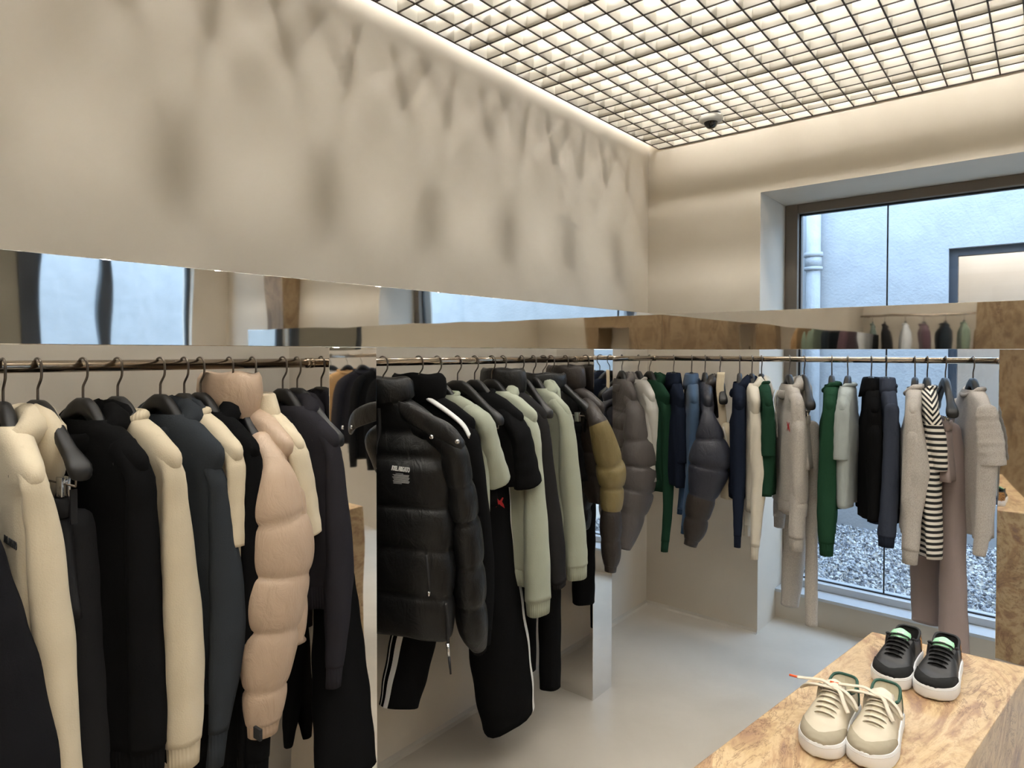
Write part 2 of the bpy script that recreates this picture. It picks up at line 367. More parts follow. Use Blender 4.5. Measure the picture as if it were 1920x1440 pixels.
# ================================================================ HANGERS
def hanger_body(k):
    us = np.linspace(-.208, .208, 41); rings = []
    for u in us:
        a = abs(u)
        zc = np.interp(a, [0, .02, .05, .09, .14, .19, .222], [-.092, -.094, -.106, -.132, -.170, -.204, -.219])
        hz = np.interp(a, [0, .03, .06, .1, .15, .19, .208], [.020, .023, .022, .018, .017, .020, .017])
        hv = np.interp(a, [0, .05, .1, .15, .18, .199, .208], [.013, .013, .013, .015, .021, .022, .015])
        if a > .202: hz *= .8
        yc = -.008*(a/.22)**1.6
        q = 2*np.pi*np.arange(14)/14
        rings.append([(u*k, yc+hv*np.sign(math.cos(t))*abs(math.cos(t))**.7, zc+hz*np.sign(math.sin(t))*abs(math.sin(t))**.7) for t in q])
    return MB().loft(rings, True, True)
def hanger_meshes():
    out = {'hanger_body': hanger_body(1.0), 'covered': hanger_body(.80)}
    P = [(-.0175, 0, -.012)]+[(-.0182*math.cos(t), 0, .0182*math.sin(t)) for t in np.linspace(0, math.pi, 9)]+[(.0185, 0, -.012), (.016, 0, -.026), (.002, 0, -.044), (0, 0, -.054), (0, 0, -.078)]
    P = smooth_path(P, 40)
    out['hook'] = MB().tube(P, [.0027]*len(P), 8, ref=(0, 1, 0))
    b = MB(); b.tube([(-.2, -.018, -.236), (.2, -.018, -.236)], [.0022]*2, 8)
    for e in (-.2, .2): b.tube([(e, -.018, -.236), (e, -.018, -.2)], [.0022]*2, 8, ref=(1, 0, 0))
    out['bar'] = b
    c = MB(); c.box(-.011, -.027, -.262, .011, -.021, -.222); c.box(-.011, -.015, -.262, .011, -.009, -.222); c.tube([(-.012, -.018, -.23), (.012, -.018, -.23)], [.005]*2, 8, ref=(0, 1, 0))
    out['clip'] = c
    return out
HM = hanger_meshes(); HPROTO = {}
def hanger(loc, rz, label, clips=False, group='hangers on the rails'):
    r = empty('clothes_hanger', loc, rz); tag(r, label, 'hanger', group)
    def part(key, mat, dx=0):
        if key in HPROTO:
            o = HPROTO[key].copy(); COL.objects.link(o); o.parent = r
        else:
            o = HM[key].build('hanger_body' if key == 'covered' else key, mat, r, True, 0, .001 if key == 'clip' else 0); HPROTO[key] = o
        o.location = (dx, 0, 0)
    part('hanger_body' if clips else 'covered', M['black']); part('hook', M['hook'])
    if clips:
        part('bar', M['hook']); part('clip', M['silver'], .15); part('clip', M['silver'], -.15)
    return r

# ================================================================ GARMENTS  (local x: towards the aisle, y: back of the garment, z: up; origin on the rail)
DBG = []
class G:
    def __init__(s, bay, hook, name, label, cat, hang=None, tip=None, us=.205, th=None, clips=False, group=None, y0=0.):
        p = hit(hook, 674, (1, 0, 0), RX) if bay in 'LM' else hit(hook, 674, (0, 1, 0), RY)
        s.loc = (RX, p[1], RZ) if bay in 'LM' else (p[0], RY, RZ)
        s.base = 0 if bay in 'LM' else -math.pi/2
        s.us = us
        if th is None:
            best = None
            for d in np.arange(-40, 62, .5):
                s.A = s.base+R_(d); q = s.at(tip[0], tip[1], us)
                if best is None or abs(q[1]-y0) < best[0]: best = (abs(q[1]-y0), d)
            th = best[1]
        s.th = th; s.A = s.base+R_(th)
        s.root = empty(name, s.loc, s.A); tag(s.root, label, cat, group or 'clothes on the rails')
        s.zs = -.20
        if tip is not None: s.zs = s.at(tip[0], tip[1], us)[2]
        hanger(s.loc, s.A, hang or ('black hanger carrying the '+label), clips)
        DBG.append((name, bay, hook, s.th, round(s.zs, 3)))
    def n(s): return np.array([math.cos(s.A), math.sin(s.A), 0])
    def at(s, px, py, u):
        n = s.n(); q = hit(px, py, n, n@np.array(s.loc)+u)-np.array(s.loc)
        c, k = math.cos(-s.A), math.sin(-s.A); return np.array([q[0]*c-q[1]*k, q[0]*k+q[1]*c, q[2]])
    def aty(s, px, py, v):
        m = np.array([-math.sin(s.A), math.cos(s.A), 0]); q = hit(px, py, m, m@np.array(s.loc)+v)-np.array(s.loc)
        c, k = math.cos(-s.A), math.sin(-s.A); return np.array([q[0]*c-q[1]*k, q[0]*k+q[1]*c, q[2]])
    def world(s, q):
        c, k = math.cos(s.A), math.sin(s.A); return np.array(s.loc)+np.array([q[0]*c-q[1]*k, q[0]*k+q[1]*c, q[2]])
    def width(s, q, w, k):                 # picture width at a local point -> radius across (v) for depth ratio k
        d = depth(s.world(q)); W = w/2*d/FPX
        v = (s.world(q)-CC)[:2]; v = v/np.linalg.norm(v); c = abs(v@s.n()[:2]); sn = math.sqrt(max(0, 1-c*c))
        return W/math.sqrt(c*c+k*k*sn*sn)
    # ---- body
    def body(s, mat, hem=-.80, ws=None, wb=.205, t=.042, zn=-.118, neck=.088, zs=None, fold=.010, name='body', seams=None, bulge=.0, hemw=None, y0=0, open_top=True, lean=0, parent=None, seed=None, x0=0, armhole=0):
        r = np.random.default_rng(seed or int(abs(s.loc[0]*7919+s.loc[1]*104729)) % 9999)
        zs = min((s.zs if zs is None else zs)+.004, -.235); ws = (s.us-.012) if ws is None else ws; hemw = hemw or wb
        n = 44; q = 2*np.pi*np.arange(n)/n
        zz = list(np.linspace(zn, zs, 12))+list(np.linspace(zs, hem, 26 if seams is None else 60)[1:])
        ph = r.uniform(0, 6.28, 4); rings = []
        for z in zz:
            if z >= zs:
                hw = np.interp(z, [zs, -.222, -.200, -.186, -.174, -.142, zn], [ws if ws > .22 else .205, .224, .226, .218, .197, .147, neck][::1]); tt = np.interp(z, [zs, -.2, -.14, zn], [.036, .034, .034, .030])
            else:
                k = (zs-z)/(zs-hem); hw = np.interp(k, [0, .06, .16, .8, 1], [ws if ws > .22 else .205, (max(ws, .205)+wb)/2, wb, wb, hemw]); tt = np.interp(k, [0, .15, .4, .85, 1], [.036, t*.95, t, t*.95, t*.85])
                if armhole: hw -= armhole*math.exp(-((z-zs+.10)/.07)**2)
            if seams is not None:
                d = sorted(list(seams)+[hem-.001, zn+.12]); 
                for a, b in zip(d, d[1:]):
                    if a <= z <= b:
                        e = (z-a)/(b-a); m = (4*e*(1-e))**.3
                        tt *= 1-bulge+bulge*1.25*m; hw *= 1-.16*bulge+.2*bulge*m
            x = hw*np.sign(np.cos(q))*np.abs(np.cos(q))**.8; y = tt*np.sign(np.sin(q))*np.abs(np.sin(q))**.75
            g = np.clip((zs-z)/(zs-hem), 0, 1)
            y = y+fold*g*(np.sin(x*38+ph[0]+2*g)+.6*np.sin(x*71+ph[1]-3*g))+fold*.5*g*np.sin(q*3+ph[2])+y0+lean*g
            rings.append(np.stack([x+x0, y, np.full(n, z)+.004*np.sin(x*20+ph[3])*g], 1))
        # turned-in hem
        last = rings[-1]; c = last.mean(0); inn = c+(last-c)*[.93, .8, 1]; inn2 = inn+[0, 0, .05]
        rings += [inn, inn2]
        b = MB().loft(rings, not open_top, True).build(name, mat, parent or s.root, True)
        s.rings = rings[:-2]; s.hem_ring = last; s.zn = zn; s.neck = neck; s.bodyobj = b
        return b
    def hemband(s, mat, h=.05):
        L = s.hem_ring; c = L.mean(0); rr = []
        for z, k in ((.012, 1.0), (0, 1.03), (-h*.5, 1.0), (-h, .97), (-h, .9), (-h+.03, .88)): rr.append(c+(L-c)*[k*.995, k, 1]+[0, 0, z])
        return MB().loft(rr).build('hem_band', mat, s.root)
    def surf(s, x, z):                    # front face of the body at local (x, z)
        i = int(np.argmin([abs(r[:, 2].mean()-z) for r in s.rings])); r = s.rings[i]; f_ = r[r[:, 1] <= r[:, 1].mean()]; o = np.argsort(f_[:, 0])
        return float(np.interp(x, f_[o, 0], f_[o, 1]))
    def onfront(s, px, py, off=.002):     # the point of the front face met by a sight line
        v = -.06
        for _ in range(8): q = s.aty(px, py, v); v = .5*v+.5*s.surf(q[0], q[2])
        q[1] = s.surf(q[0], q[2])-off; return q
    # ---- sleeve through picture points (px, py, width)
    def sleeve(s, mat, pts, u=None, k=.75, n=20, seams=None, bulge=.3, cuff=None, cuffmat=None, name='sleeve', mirror=True, cap=True, du=0., split=None, split_mat=None, m=None, open_end=True, us_end=None, vy=None):
        u = s.us if u is None else u; rows = []
        for i, (px, py, w) in enumerate(pts):
            uu = u+(0 if us_end is None else (us_end-u)*i/(len(pts)-1))
            q = s.at(px, py, uu) if vy is None else s.aty(px, py, vy)
            rv = s.width(q, w, k); rows.append([*q, rv*k, rv, py])
        if cap and u > .15 and vy is None and rows[0][2] < -.2:
            z0 = min(-.178, rows[0][2]+.055); rows.insert(0, [min(.15, u-.06), rows[0][1]*.3, z0, .034, min(.036, rows[0][4]), rows[0][5]-40])
        S = smooth_path(rows, m or max(20, 8*(len(rows)-1) if seams is None else 80))
        if seams is None and m is None: S = smooth_path(rows, 48)
        return s.tube_part(mat, S, n, seams, bulge, cuff, cuffmat, name, mirror, cap, split, split_mat, open_end, (pts[0][1]+6) if cap and seams is None and u > .15 else None)
    def tube_part(s, mat, S, n=20, seams=None, bulge=.3, cuff=None, cuffmat=None, name='sleeve', mirror=True, cap=True, split=None, split_mat=None, open_end=True, ridge=None):
        P, ra, rb, py = S[:, :3].copy(), S[:, 3].copy(), S[:, 4].copy(), S[:, 5]
        if seams is not None:
            d = sorted(seams)
            for i in range(len(P)):
                lo = max([x for x in d if x <= py[i]], default=py[0]-40); hi = min([x for x in d if x > py[i]], default=py[-1]+30)
                e = (py[i]-lo)/(hi-lo); m = (4*e*(1-e))**.28 if 0 < e < 1 else 0
                ra[i] *= 1-bulge*.75+bulge*.8*m; rb[i] *= 1-bulge*.75+bulge*.8*m
        if ridge is not None:
            e = 1+.045*np.exp(-((py-ridge)/5.)**2)-.02*np.exp(-((py-ridge-12)/6.)**2); ra *= e; rb *= e
        def make(P, nm, mt, flip=False):
            if cap:
                d = P[1]-P[0]; d = d/np.linalg.norm(d); pre = []; pa = []; pb = []
                for a in (1.45, 1.2, .75): 
                    f_ = math.sqrt(max(0, 1-min(.97, (a/1.5))**2)); pre.append(P[0]-d*rb[0]*a*.55); pa.append(ra[0]*f_); pb.append(rb[0]*f_)
                PP = np.vstack([pre, P]); A = np.r_[pa, ra]; B = np.r_[pb, rb]
            else: PP, A, B = P, ra, rb
            rings = tube_rings(PP, A, B, n)
            if seams is None:
                kq = 2*np.pi*np.arange(n)/n; h = (abs(P[0, 1]*97+P[0, 2]*53) % 1)*6.28
                for i in range(4, len(rings)):
                    t_ = i/len(rings); c0 = rings[i].mean(0); am = .05*min(1, t_*2)
                    rings[i] = c0+(rings[i]-c0)*(1+am*np.sin(3*kq+h+5*t_)+.6*am*np.sin(5*kq+2*h-7*t_)+.02*math.sin(40*t_+h))[:, None]
            L = rings[-1]; c = L.mean(0); d = PP[-1]-PP[-2]; d = d/np.linalg.norm(d)
            if open_end: rings += [c+(L-c)*.86-d*.001, c+(L-c)*.8-d*.03]
            mb = MB(); 
            mb.loft(rings, cap, True)
            if split is not None:
                for fi in range((len(rings)-1)*n):
                    ri = fi//n; j = ri-(3 if cap else 0)
                    if 0 <= j < len(py) and split(py[j]): mb.m[fi] = 1
            o = mb.build(nm, [mt, split_mat] if split is not None else mt, s.root)
            s.srings = rings; s.lastP = P; s.A_ = A; s.B_ = B
            if cuff:
                L = rings[-3] if open_end else rings[-1]; rr = []
                for a, k in ((-.012, .98), (0, 1.0), (.004, .93), (cuff*.45, .9), (cuff, .86), (cuff, .76), (cuff-.03, .72)): rr.append(c+(L-c)*k+d*a)
                MB().loft(rr, False, True).build('cuff', cuffmat or mt, s.root)
            return o
        o = make(P, name, mat)
        if mirror:
            Q = P.copy(); Q[:, 0] = -np.minimum(Q[:, 0], .2)
            if s.base == 0: Q[:, 1] *= .4
            sr = s.srings; make(Q, name, mat); s.srings = sr
        return o
    # ---- necks
    def crew(s, mat, r=.013, drop=.03):
        P = [(s.neck*1.0*math.cos(t), .031*math.sin(t), s.zn+.004-drop*max(0, -math.sin(t))) for t in np.linspace(0, 2*math.pi, 33)[:-1]]
        return MB().tube(P, [r]*32, 10, closed=True, ref=(0, 0, 1)).build('collar', mat, s.root)
    def hood(s, mat, size=1., string=None, drop=.17):
        b = MB(); rings = []; K = 36
        for i in range(K):
            t = 2*math.pi*i/K; f_ = .5+.5*math.sin(t)            # 1 at the back, 0 at the front
            R1 = .017+.018*f_*size; c = np.array([(s.neck+.004)*math.cos(t), .036*math.sin(t)+.012*f_, s.zn-.010+.004*math.sin(3*t)-.05*(1-f_)**2])
            out = np.array([math.cos(t), math.sin(t)*.8, 0]); up = np.array([0, 0, 1.]); ring = []
            for j in range(12):
                a = 2*math.pi*j/12; k2 = 1+.12*math.sin(3*a+2*t)
                ring.append(c+out*R1*k2*math.cos(a)+up*R1*1.25*k2*math.sin(a))
            rings.append(ring)
        b.loft(rings, closed=True)
        # cowl lying on the back
        lob = []
        for z, hw, ty, yc in ((.035, .03, .012, .05), (.025, .07, .028, .055), (-.01, .095, .036, .062), (-.06, .10, .036, .066), (-.11, .085, .03, .066), (-drop, .045, .02, .062), (-drop-.02, .01, .008, .058)):
            lob.append([(hw*size*math.cos(a), yc+ty*math.sin(a)*size, s.zn+z+.006*math.sin(4*a+z*60)) for a in np.linspace(0, 2*math.pi, 25)[:-1]])
        b.loft(lob, True, True)
        h = b.build('hood', mat, s.root)
        if string:
            for sg in (-1, 1):
                P = smooth_path([(.035*sg, -.058, s.zn-.03), (.036*sg, -.072, s.zn-.08), (.034*sg, -.062, s.zn-.16), (.037*sg, -.058, s.zn-string)], 14)
                MB().tube(P, [.0028]*len(P), 6).build('drawstring', M['cord'], s.root)
        return h
    def stand_collar(s, mat, h=.07, r=.02, flare=1.05, name='collar'):
        rings = []; n = 40
        for z, k, in ((-.02, 1.02), (0, 1.0+r), (h*.5, 1.12*flare), (h*.85, 1.08*flare), (h, .98*flare), (h*.9, .85), (h*.4, .8), (0, .8)):
            rings.append([(s.neck*k*1.05*math.cos(t), .056*k*math.sin(t), s.zn+z+.003*math.sin(5*t+z*40)) for t in np.linspace(0, 2*math.pi, n+1)[:-1]])
        return MB().loft(rings).build(name, mat, s.root)
    def fold_collar(s, mat):
        rings = []; n = 40
        for z, k in ((-.012, 1.0), (.02, .98), (.04, 1.02), (.036, 1.12), (.006, 1.3), (-.022, 1.45), (-.024, 1.38), (.01, 1.15)):
            rings.append([(s.neck*k*math.cos(t), .032*k*math.sin(t)-.01*(k-1), s.zn+z-.02*max(0, -math.sin(t))*max(0, k-1)*3) for t in np.linspace(0, 2*math.pi, n+1)[:-1]])
        return MB().loft(rings).build('collar', mat, s.root)
    # ---- trousers from picture points
    def trousers(s, mat, waist, near, far=None, un=.085, uf=-.085, hw=.165, t=.026, k=.8, hip=.20, band=None, seed=1, mirror_far=True, kf=.8, vy=None):
        zw = waist; b = []; n = 40; q = 2*np.pi*np.arange(n)/n
        for i, z in enumerate(np.linspace(zw-.035, zw-.24, 9)):
            g = i/8; h = hw+(hip-hw)*g; tt = t+.016*g
            x = h*np.sign(np.cos(q))*np.abs(np.cos(q))**.8; y = tt*np.sin(q)+.004*np.sin(x*60+seed)*(1+g)-.018
            b.append(np.stack([x, y, np.full(n, z)], 1))
        top = b[0]; MB().loft(b, True, True).build('hips', mat, s.root)
        rr = []
        c = top.mean(0)
        for z, kk in ((-.004, 1.0), (0, 1.05), (.018, 1.06), (.034, 1.03), (.036, .96), (.01, .9)): rr.append(c+(top-c)*[kk, kk*1.06, 1]+[0, 0, z])
        wb = MB().loft(rr).build('waistband', band or mat, s.root)
        s.legs = []
        def leg(pts, u, kk):
            rows = []
            for i, (px, py, w) in enumerate(pts):
                uu = u if not isinstance(u, tuple) else u[0]+(u[1]-u[0])*i/(len(pts)-1)
                qq = s.at(px, py, uu) if vy is None else s.aty(px, py, vy); rv = s.width(qq, w, kk); rows.append([*qq, rv*kk, rv, py])
            S = smooth_path(rows, 40)
            o = s.tube_part(mat, S, 24, name='leg', mirror=False, cap=True); s.legs.append((S, o, s.srings[3:-2])); return o
        leg(near, un, k)
        if far is not None: leg(far, uf, kf)
        else:
            S = s.legs[0][0].copy(); S[:, 0] = uf; s.tube_part(mat, S, 24, name='leg', mirror=False, cap=True)
        return wb

BLK = (21, 21, 22); CREAM = (206, 193, 168); SLATE = (52, 56, 61); CHAR = (46, 45, 50); SAGE = (164, 169, 152); NAVY = (30, 36, 50)
GREEN = (33, 60, 46); GREYM = (176, 170, 163); BEIGE = (180, 157, 136); IVORY = (206, 199, 185); MAUVE = (146, 132, 130); OLIVE = (122, 108, 72)
# ---------------------------------------------------------------- left rail
def sweat(bay, hook, name, label, cat, col, pts, cuff_py=None, hood=True, kind='cotton', string=None, hem=-.80, us=.205, t=None, hang=None, wb=.205, k=.75, cuff=.055, band=True, tip=None, hsize=1., **kw):
    g = G(bay, hook, name, label, cat, hang, tip or pts[0][:2], us)
    m = fabric(col, kind); rb = fabric(col, 'rib') if kind != 'heather' else m
    t = t or (.052 if bay == 'R' else .042)
    g.body(m, hem=hem, t=t, wb=wb, hemw=wb*.94, **kw)
    if band: g.hemband(rb, .055)
    g.sleeve(m, pts, cuff=cuff, cuffmat=rb, k=k)
    if hood: g.hood(m, hsize, string)
    else: g.crew(rb)
    return g
def tee(bay, hook, name, label, cat, col, pts, kind='cotton', hem=-.74, us=.205, t=None, hang=None, wb=.215, k=.7, mat=None, neck=True, tip=None, **kw):
    g = G(bay, hook, name, label, cat, hang, tip or pts[0][:2], us); m = mat or fabric(col, kind)
    t = t or (.052 if bay == 'R' else .042)
    g.body(m, hem=hem, t=t, wb=wb, **kw); g.sleeve(m, pts, k=k)
    if neck: g.crew(m, .009)
    return g
def text(s, size, loc, rot, mat, parent, name='lettering', bold=.0, align='LEFT', shear=0, ext=.0006):
    c = bpy.data.curves.new(name, 'FONT'); c.body = s; c.size = size; c.extrude = ext; c.offset = bold; c.align_x = align; c.shear = shear; c.materials.append(mat)
    o = bpy.data.objects.new(name, c); COL.objects.link(o); o.parent = parent; o.location = loc; o.rotation_euler = rot
    me = bpy.data.meshes.new_from_object(o.evaluated_get(bpy.context.evaluated_depsgraph_get())); bpy.data.objects.remove(o)
    o = bpy.data.objects.new(name, me); COL.objects.link(o); o.parent = parent; o.location = loc; o.rotation_euler = rot; return o

g = sweat('L', -185, 'sweatshirt', 'charcoal sweatshirt cut by the lower left corner of the photo', 'sweatshirt', (30, 30, 33),
      [(-128, 880, 100), (-122, 985, 150), (-80, 1077, 160), (-50, 1193, 170), (-18, 1293, 165), (20, 1440, 155), (40, 1560, 140)], hood=False, hang='black hanger at the left edge carrying the charcoal sweatshirt')
# cream hoodie
g = sweat('L', 5, 'hoodie', 'cream hoodie with small black chest lettering, leftmost on the rail', 'hoodie', CREAM,
      [(64, 905, 44), (73, 955, 52), (82, 1010, 58), (90, 1120, 64), (103, 1220, 64), (111, 1310, 58), (126, 1440, 50), (134, 1540, 46)], hem=-.86, t=.05, string=.33, hsize=1.15,
      hang='black hanger carrying the cream hoodie with chest lettering')
qa, qb = g.onfront(17, 1019), g.onfront(38, 1019)
o = text('AXEL ARIGATO', .02, (0, 0, 0), (math.pi/2, 0, 0), M['black_print'], g.root, bold=.0006); wd_ = o.dimensions[0] or .14
k_ = (qb[0]-qa[0])/5*12/wd_; o.scale = (k_, 1, 1); o.location = (qa[0]-(qb[0]-qa[0])+.014, min(qa[1], qb[1])-.001, qa[2])
# black jeans
g = G('L', 70, 'jeans', 'black jeans with silver rivets clipped beside the cream hoodie', 'jeans', 'bare shoulder clip hanger holding the black jeans', (163, 868), .205, clips=True)
JE = fabric((24, 24, 26), 'denim')
wz = g.at(140, 928, .14)[2]
g.trousers(JE, wz, [(138, 985, 74), (150, 1080, 92), (158, 1180, 98), (165, 1300, 104), (172, 1440, 108), (176, 1520, 108)], un=.10, uf=-.10, t=.03)
rp = g.at(153, 1018, .15); MB().ball((rp[0], -.066, rp[2]), .006, .003, .006).build('rivet', M['silver'], g.root)
b = MB(); b.box(.12, -.056, wz-.05, .132, -.046, wz+.02); b.build('belt_loop', JE, g.root, False)
MB().box(.178, -.02, wz-.05, .184, -.008, wz+.02).build('belt_loop', JE, g.root, False)
# black hoodie with white strings
g = sweat('L', 155, 'hoodie', 'black hoodie with white drawstrings between black jeans and cream sweatshirt', 'hoodie', BLK,
      [(262, 893, 48), (265, 960, 54), (267, 1060, 58), (271, 1160, 62), (278, 1290, 66), (280, 1400, 62)], hem=-.84, string=.26, hang='black hanger carrying the black hoodie with white drawstrings')
# cream sweatshirt
g = sweat('L', 220, 'sweatshirt', 'cream crew neck sweatshirt with ribbed cuffs between two dark hoodies', 'sweatshirt', CREAM,
      [(324, 884, 38), (328, 950, 48), (335, 1080, 62), (342, 1200, 72), (346, 1300, 70), (346, 1388, 64)], hood=False, hem=-.78, hang='black hanger carrying the cream crew neck sweatshirt')
# slate hoodie
g = sweat('L', 300, 'hoodie', 'slate grey hoodie between the cream sweatshirt and cream tee', 'hoodie', SLATE,
      [(406, 896, 32), (414, 960, 42), (426, 1080, 62), (429, 1165, 68), (420, 1265, 56), (409, 1370, 36)], hem=-.74, cuff=.08, hang='black hanger carrying the slate grey hoodie')
# cream tee
g = tee('L', 345, 't_shirt', 'cream short sleeve tee in front of the beige puffer jacket', 't-shirt', CREAM,
      [(441, 868, 36), (443, 940, 40), (443, 1022, 40)], hem=-.66, hang='black hanger carrying the cream tee beside the slate hoodie')
# black hoodie
g = sweat('L', 375, 'hoodie', 'long black hoodie half hidden behind the beige puffer sleeve', 'hoodie', (18, 18, 19),
      [(472, 862, 36), (474, 1000, 48), (478, 1150, 54), (484, 1300, 48), (484, 1420, 44)], hem=-1.0, hang='black hanger carrying the long black hoodie')
# beige puffer
BP = fabric(BEIGE, 'nylon')
g = G('L', 430, 'puffer_jacket', 'beige quilted puffer jacket with an elastic cuff', 'puffer jacket', 'black hanger carrying the beige puffer jacket', (518, 872), .21, y0=.0)
g.body(BP, hem=-.70, t=.075, wb=.25, seams=[g.at(575, p, .2)[2] for p in (905, 985, 1080, 1180, 1265)], bulge=.3, y0=.03, fold=.004)
g.sleeve(BP, [(515, 878, 62), (520, 950, 102), (528, 1020, 118), (526, 1073, 118), (517, 1120, 114), (513, 1175, 106), (503, 1230, 98), (498, 1285, 86), (494, 1350, 66)], k=.8, n=28, seams=[872, 967, 1073, 1175, 1285, 1360], bulge=.32, cuff=.03, cuffmat=fabric(BEIGE, 'rib'))
g.stand_collar(BP, .095, .12, 1.1)
q = g.at(478, 1372, .26); MB().box(-.014, -.004, -.014, .014, .004, .014).build('cuff_tab', M['black_print'], g.root, False, 0, .002).location = (q[0]+.012, q[1], q[2])
# cream short sleeved shirt
g = tee('L', 473, 'shirt', 'cream short sleeve shirt to the right of the beige puffer', 'shirt', CREAM,
      [(556, 846, 40), (570, 925, 46), (583, 1000, 44)], hem=-.62, hang='black hanger carrying the cream shirt beside the puffer', neck=False)
g.fold_collar(fabric(CREAM))
# charcoal hoodie
g = sweat('L', 530, 'hoodie', 'charcoal hoodie hanging right beside the first mirrored column', 'hoodie', CHAR,
      [(623, 842, 30), (630, 930, 42), (636, 1050, 54), (634, 1120, 52), (631, 1200, 42), (628, 1248, 34)], hem=-.62, hang='black hanger carrying the charcoal hoodie by the column')
q = g.at(582, 872, .05)
# black trousers
g = G('L', 557, 'trousers', 'wide black trousers hanging lowest beside the first mirrored column', 'trousers', 'last black hanger before the first column, clipping black trousers', (640, 800), .205, clips=True)
g.trousers(fabric((19, 19, 20)), -.27, [(622, 960, 60), (628, 1080, 72), (634, 1190, 90), (643, 1320, 104), (652, 1450, 112)], [(585, 960, 52), (572, 1100, 56), (556, 1250, 44), (545, 1345, 30), (541, 1400, 16)], un=(.05, .19), uf=-.07, k=.5)

# ---------------------------------------------------------------- middle rail
BN = fabric((15, 15, 16), 'nylon')
g = G('M', 718, 'puffer_jacket', 'big black puffer jacket with white chest print facing out', 'puffer jacket', 'black hanger carrying the big black puffer jacket', th=15, us=.27)
g.zs = -.225
FV = -.085
ZB = [g.aty(770, p, FV)[2] for p in (860, 956, 1036, 1124)]
XE = g.aty(842, 1050, -.02)[0]
g.body(BN, hem=g.aty(775, 1212, FV)[2], ws=XE-.02, wb=XE, t=.078, zn=-.112, neck=.085, seams=[-.225]+ZB, bulge=.36, fold=.003, hemw=XE*.97)
g.sleeve(BN, [(846, 838, 50), (856, 880, 62), (867, 950, 66), (876, 1030, 68), (880, 1110, 70), (886, 1170, 62), (896, 1206, 40)], u=XE+.01, k=.75, n=28, seams=[812, 905, 968, 1056, 1128, 1215], bulge=.42, cuff=.02, cuffmat=fabric((24, 24, 25), 'rib'))
g.stand_collar(BN, .062, .3, 1.12)
def flap(sg):
    P = np.array([g.aty(px, py, v)*[1, 1, 1] for px, py, v in ((752, 770, -.075), (782, 784, -.10), (815, 800, -.112), (846, 815, -.108), (868, 830, -.095))])
    S = smooth_path(P*[sg, 1, 1], 20); w_ = np.interp(np.linspace(0, 1, 21), [0, .25, .75, .92, 1], [.030, .036, .036, .028, .010]); rings = []
    for p, w in zip(S, w_):
        rings.append([p+np.array([-.3*sg*math.cos(a)*w, math.sin(a)*.013, math.cos(a)*w]) for a in np.linspace(0, 2*math.pi, 17)[:-1]])
    o = MB().loft(rings, True, True).build('hood_flap', BN, g.root)
    for px, py in ((810, 819), (858, 828)):
        t = g.aty(px, py, -.128)*[sg, 1, 1]; MB().tube([t, (t[0], t[1]-.005, t[2])], [.0075, .006], 14, ref=(1, 0, 0)).build('snap', M['silver'], o)
flap(1); flap(-1)
qa, qb = g.onfront(735, 881), g.onfront(771, 886)
yf = min(qa[1], qb[1])-.001
o = text('AXEL ARIGATO', .0205, (0, 0, 0), (math.pi/2, 0, 0), M['white_print'], g.root, bold=.0007, shear=.12, ext=.001)
o.scale = ((qb[0]-qa[0])/max(.05, o.dimensions[0]), 1, 1); o.location = (qa[0], yf, qa[2]); o.rotation_euler = (math.pi/2, .03, 0)
pr = MB(); ww = qb[0]-qa[0]
for i in range(9):
    z_ = qa[2]-.011-i*.0038; y_ = g.surf(qa[0]+ww/2, z_); pr.box(qa[0], y_-.002, z_, qa[0]+ww*(.96-(.35 if i in (0, 8) else 0)-(i % 3)*.03), y_+.001, z_+.0022)
pr.build('small_print', M['grey_print'], g.root, False)
def zipline(pts, name='zip', r=.0055):
    P = smooth_path([g.onfront(*p, .0) for p in pts], 14); return MB().tube(P, [r]*15, 8).build(name, M['black_print'], g.root)
zipline([(836, 1130), (839, 1170), (840, 1205)])
e = g.onfront(840, 1205, .004); e2 = g.aty(842, 1232, e[1]); MB().tube([e, e2], [.006, .004], 8).build('zip_pull', M['silver'], g.root)
MB().tube([e2, g.aty(845, 1264, e[1])], [.0045, .003], 8).build('pull_cord', M['black_print'], g.root)
zipline([(800, 1040), (803, 1076), (806, 1108)], 'pocket_zip')
MB().tube([g.onfront(806, 1108, .006), g.onfront(806, 1120, .006)], [.005, .003], 8).build('zip_pull', M['silver'], g.root)
P = smooth_path([(.012, g.surf(.012, z)-.002, z) for z in np.linspace(-.15, g.rings[-1][:, 2].mean()+.02, 9)], 30); MB().tube(P, [.006]*31, 8).build('front_zip', M['black_print'], g.root)

g = G('M', 785, 'track_jacket', 'black track jacket with a white shoulder stripe behind the big puffer', 'jacket', 'black hanger carrying the black track jacket', (880, 818), .205)
TB = fabric((22, 22, 23))
g.body(TB, hem=-.72, t=.045); g.sleeve(TB, [(880, 822, 38), (889, 900, 48), (900, 1000, 46), (906, 1090, 42), (905, 1180, 36)], cuff=.05)
g.stand_collar(TB, .075, .15, 1.05)
P = []
for x_, z_, y_ in ((.055, -.128, -.03), (.10, -.148, -.036), (.15, -.176, -.036), (.2, -.212, -.032), (.225, -.25, -.028)): P.append((x_, y_, z_))
S = smooth_path(P, 14); MB().loft([[p+np.array([0, -.004+.012*math.cos(a), .009*math.sin(a)+.006]) for a in np.linspace(0, 6.283, 9)[:-1]] for p in S], True, True).build('shoulder_stripe', M['white_print'], g.root)
g = tee('M', 820, 't_shirt', 'sage green tee in front of the black track pants', 't-shirt', SAGE, [(910, 795, 36), (921, 845, 46), (935, 900, 50)], hem=-.66, hang='black hanger carrying the sage green tee')
g = G('M', 858, 'track_pants', 'black track pants with white side stripes and a red bird', 'trousers', 'bare clip hanger holding the striped black track pants', (942, 772), .205, clips=True)
TP = fabric((20, 20, 21))
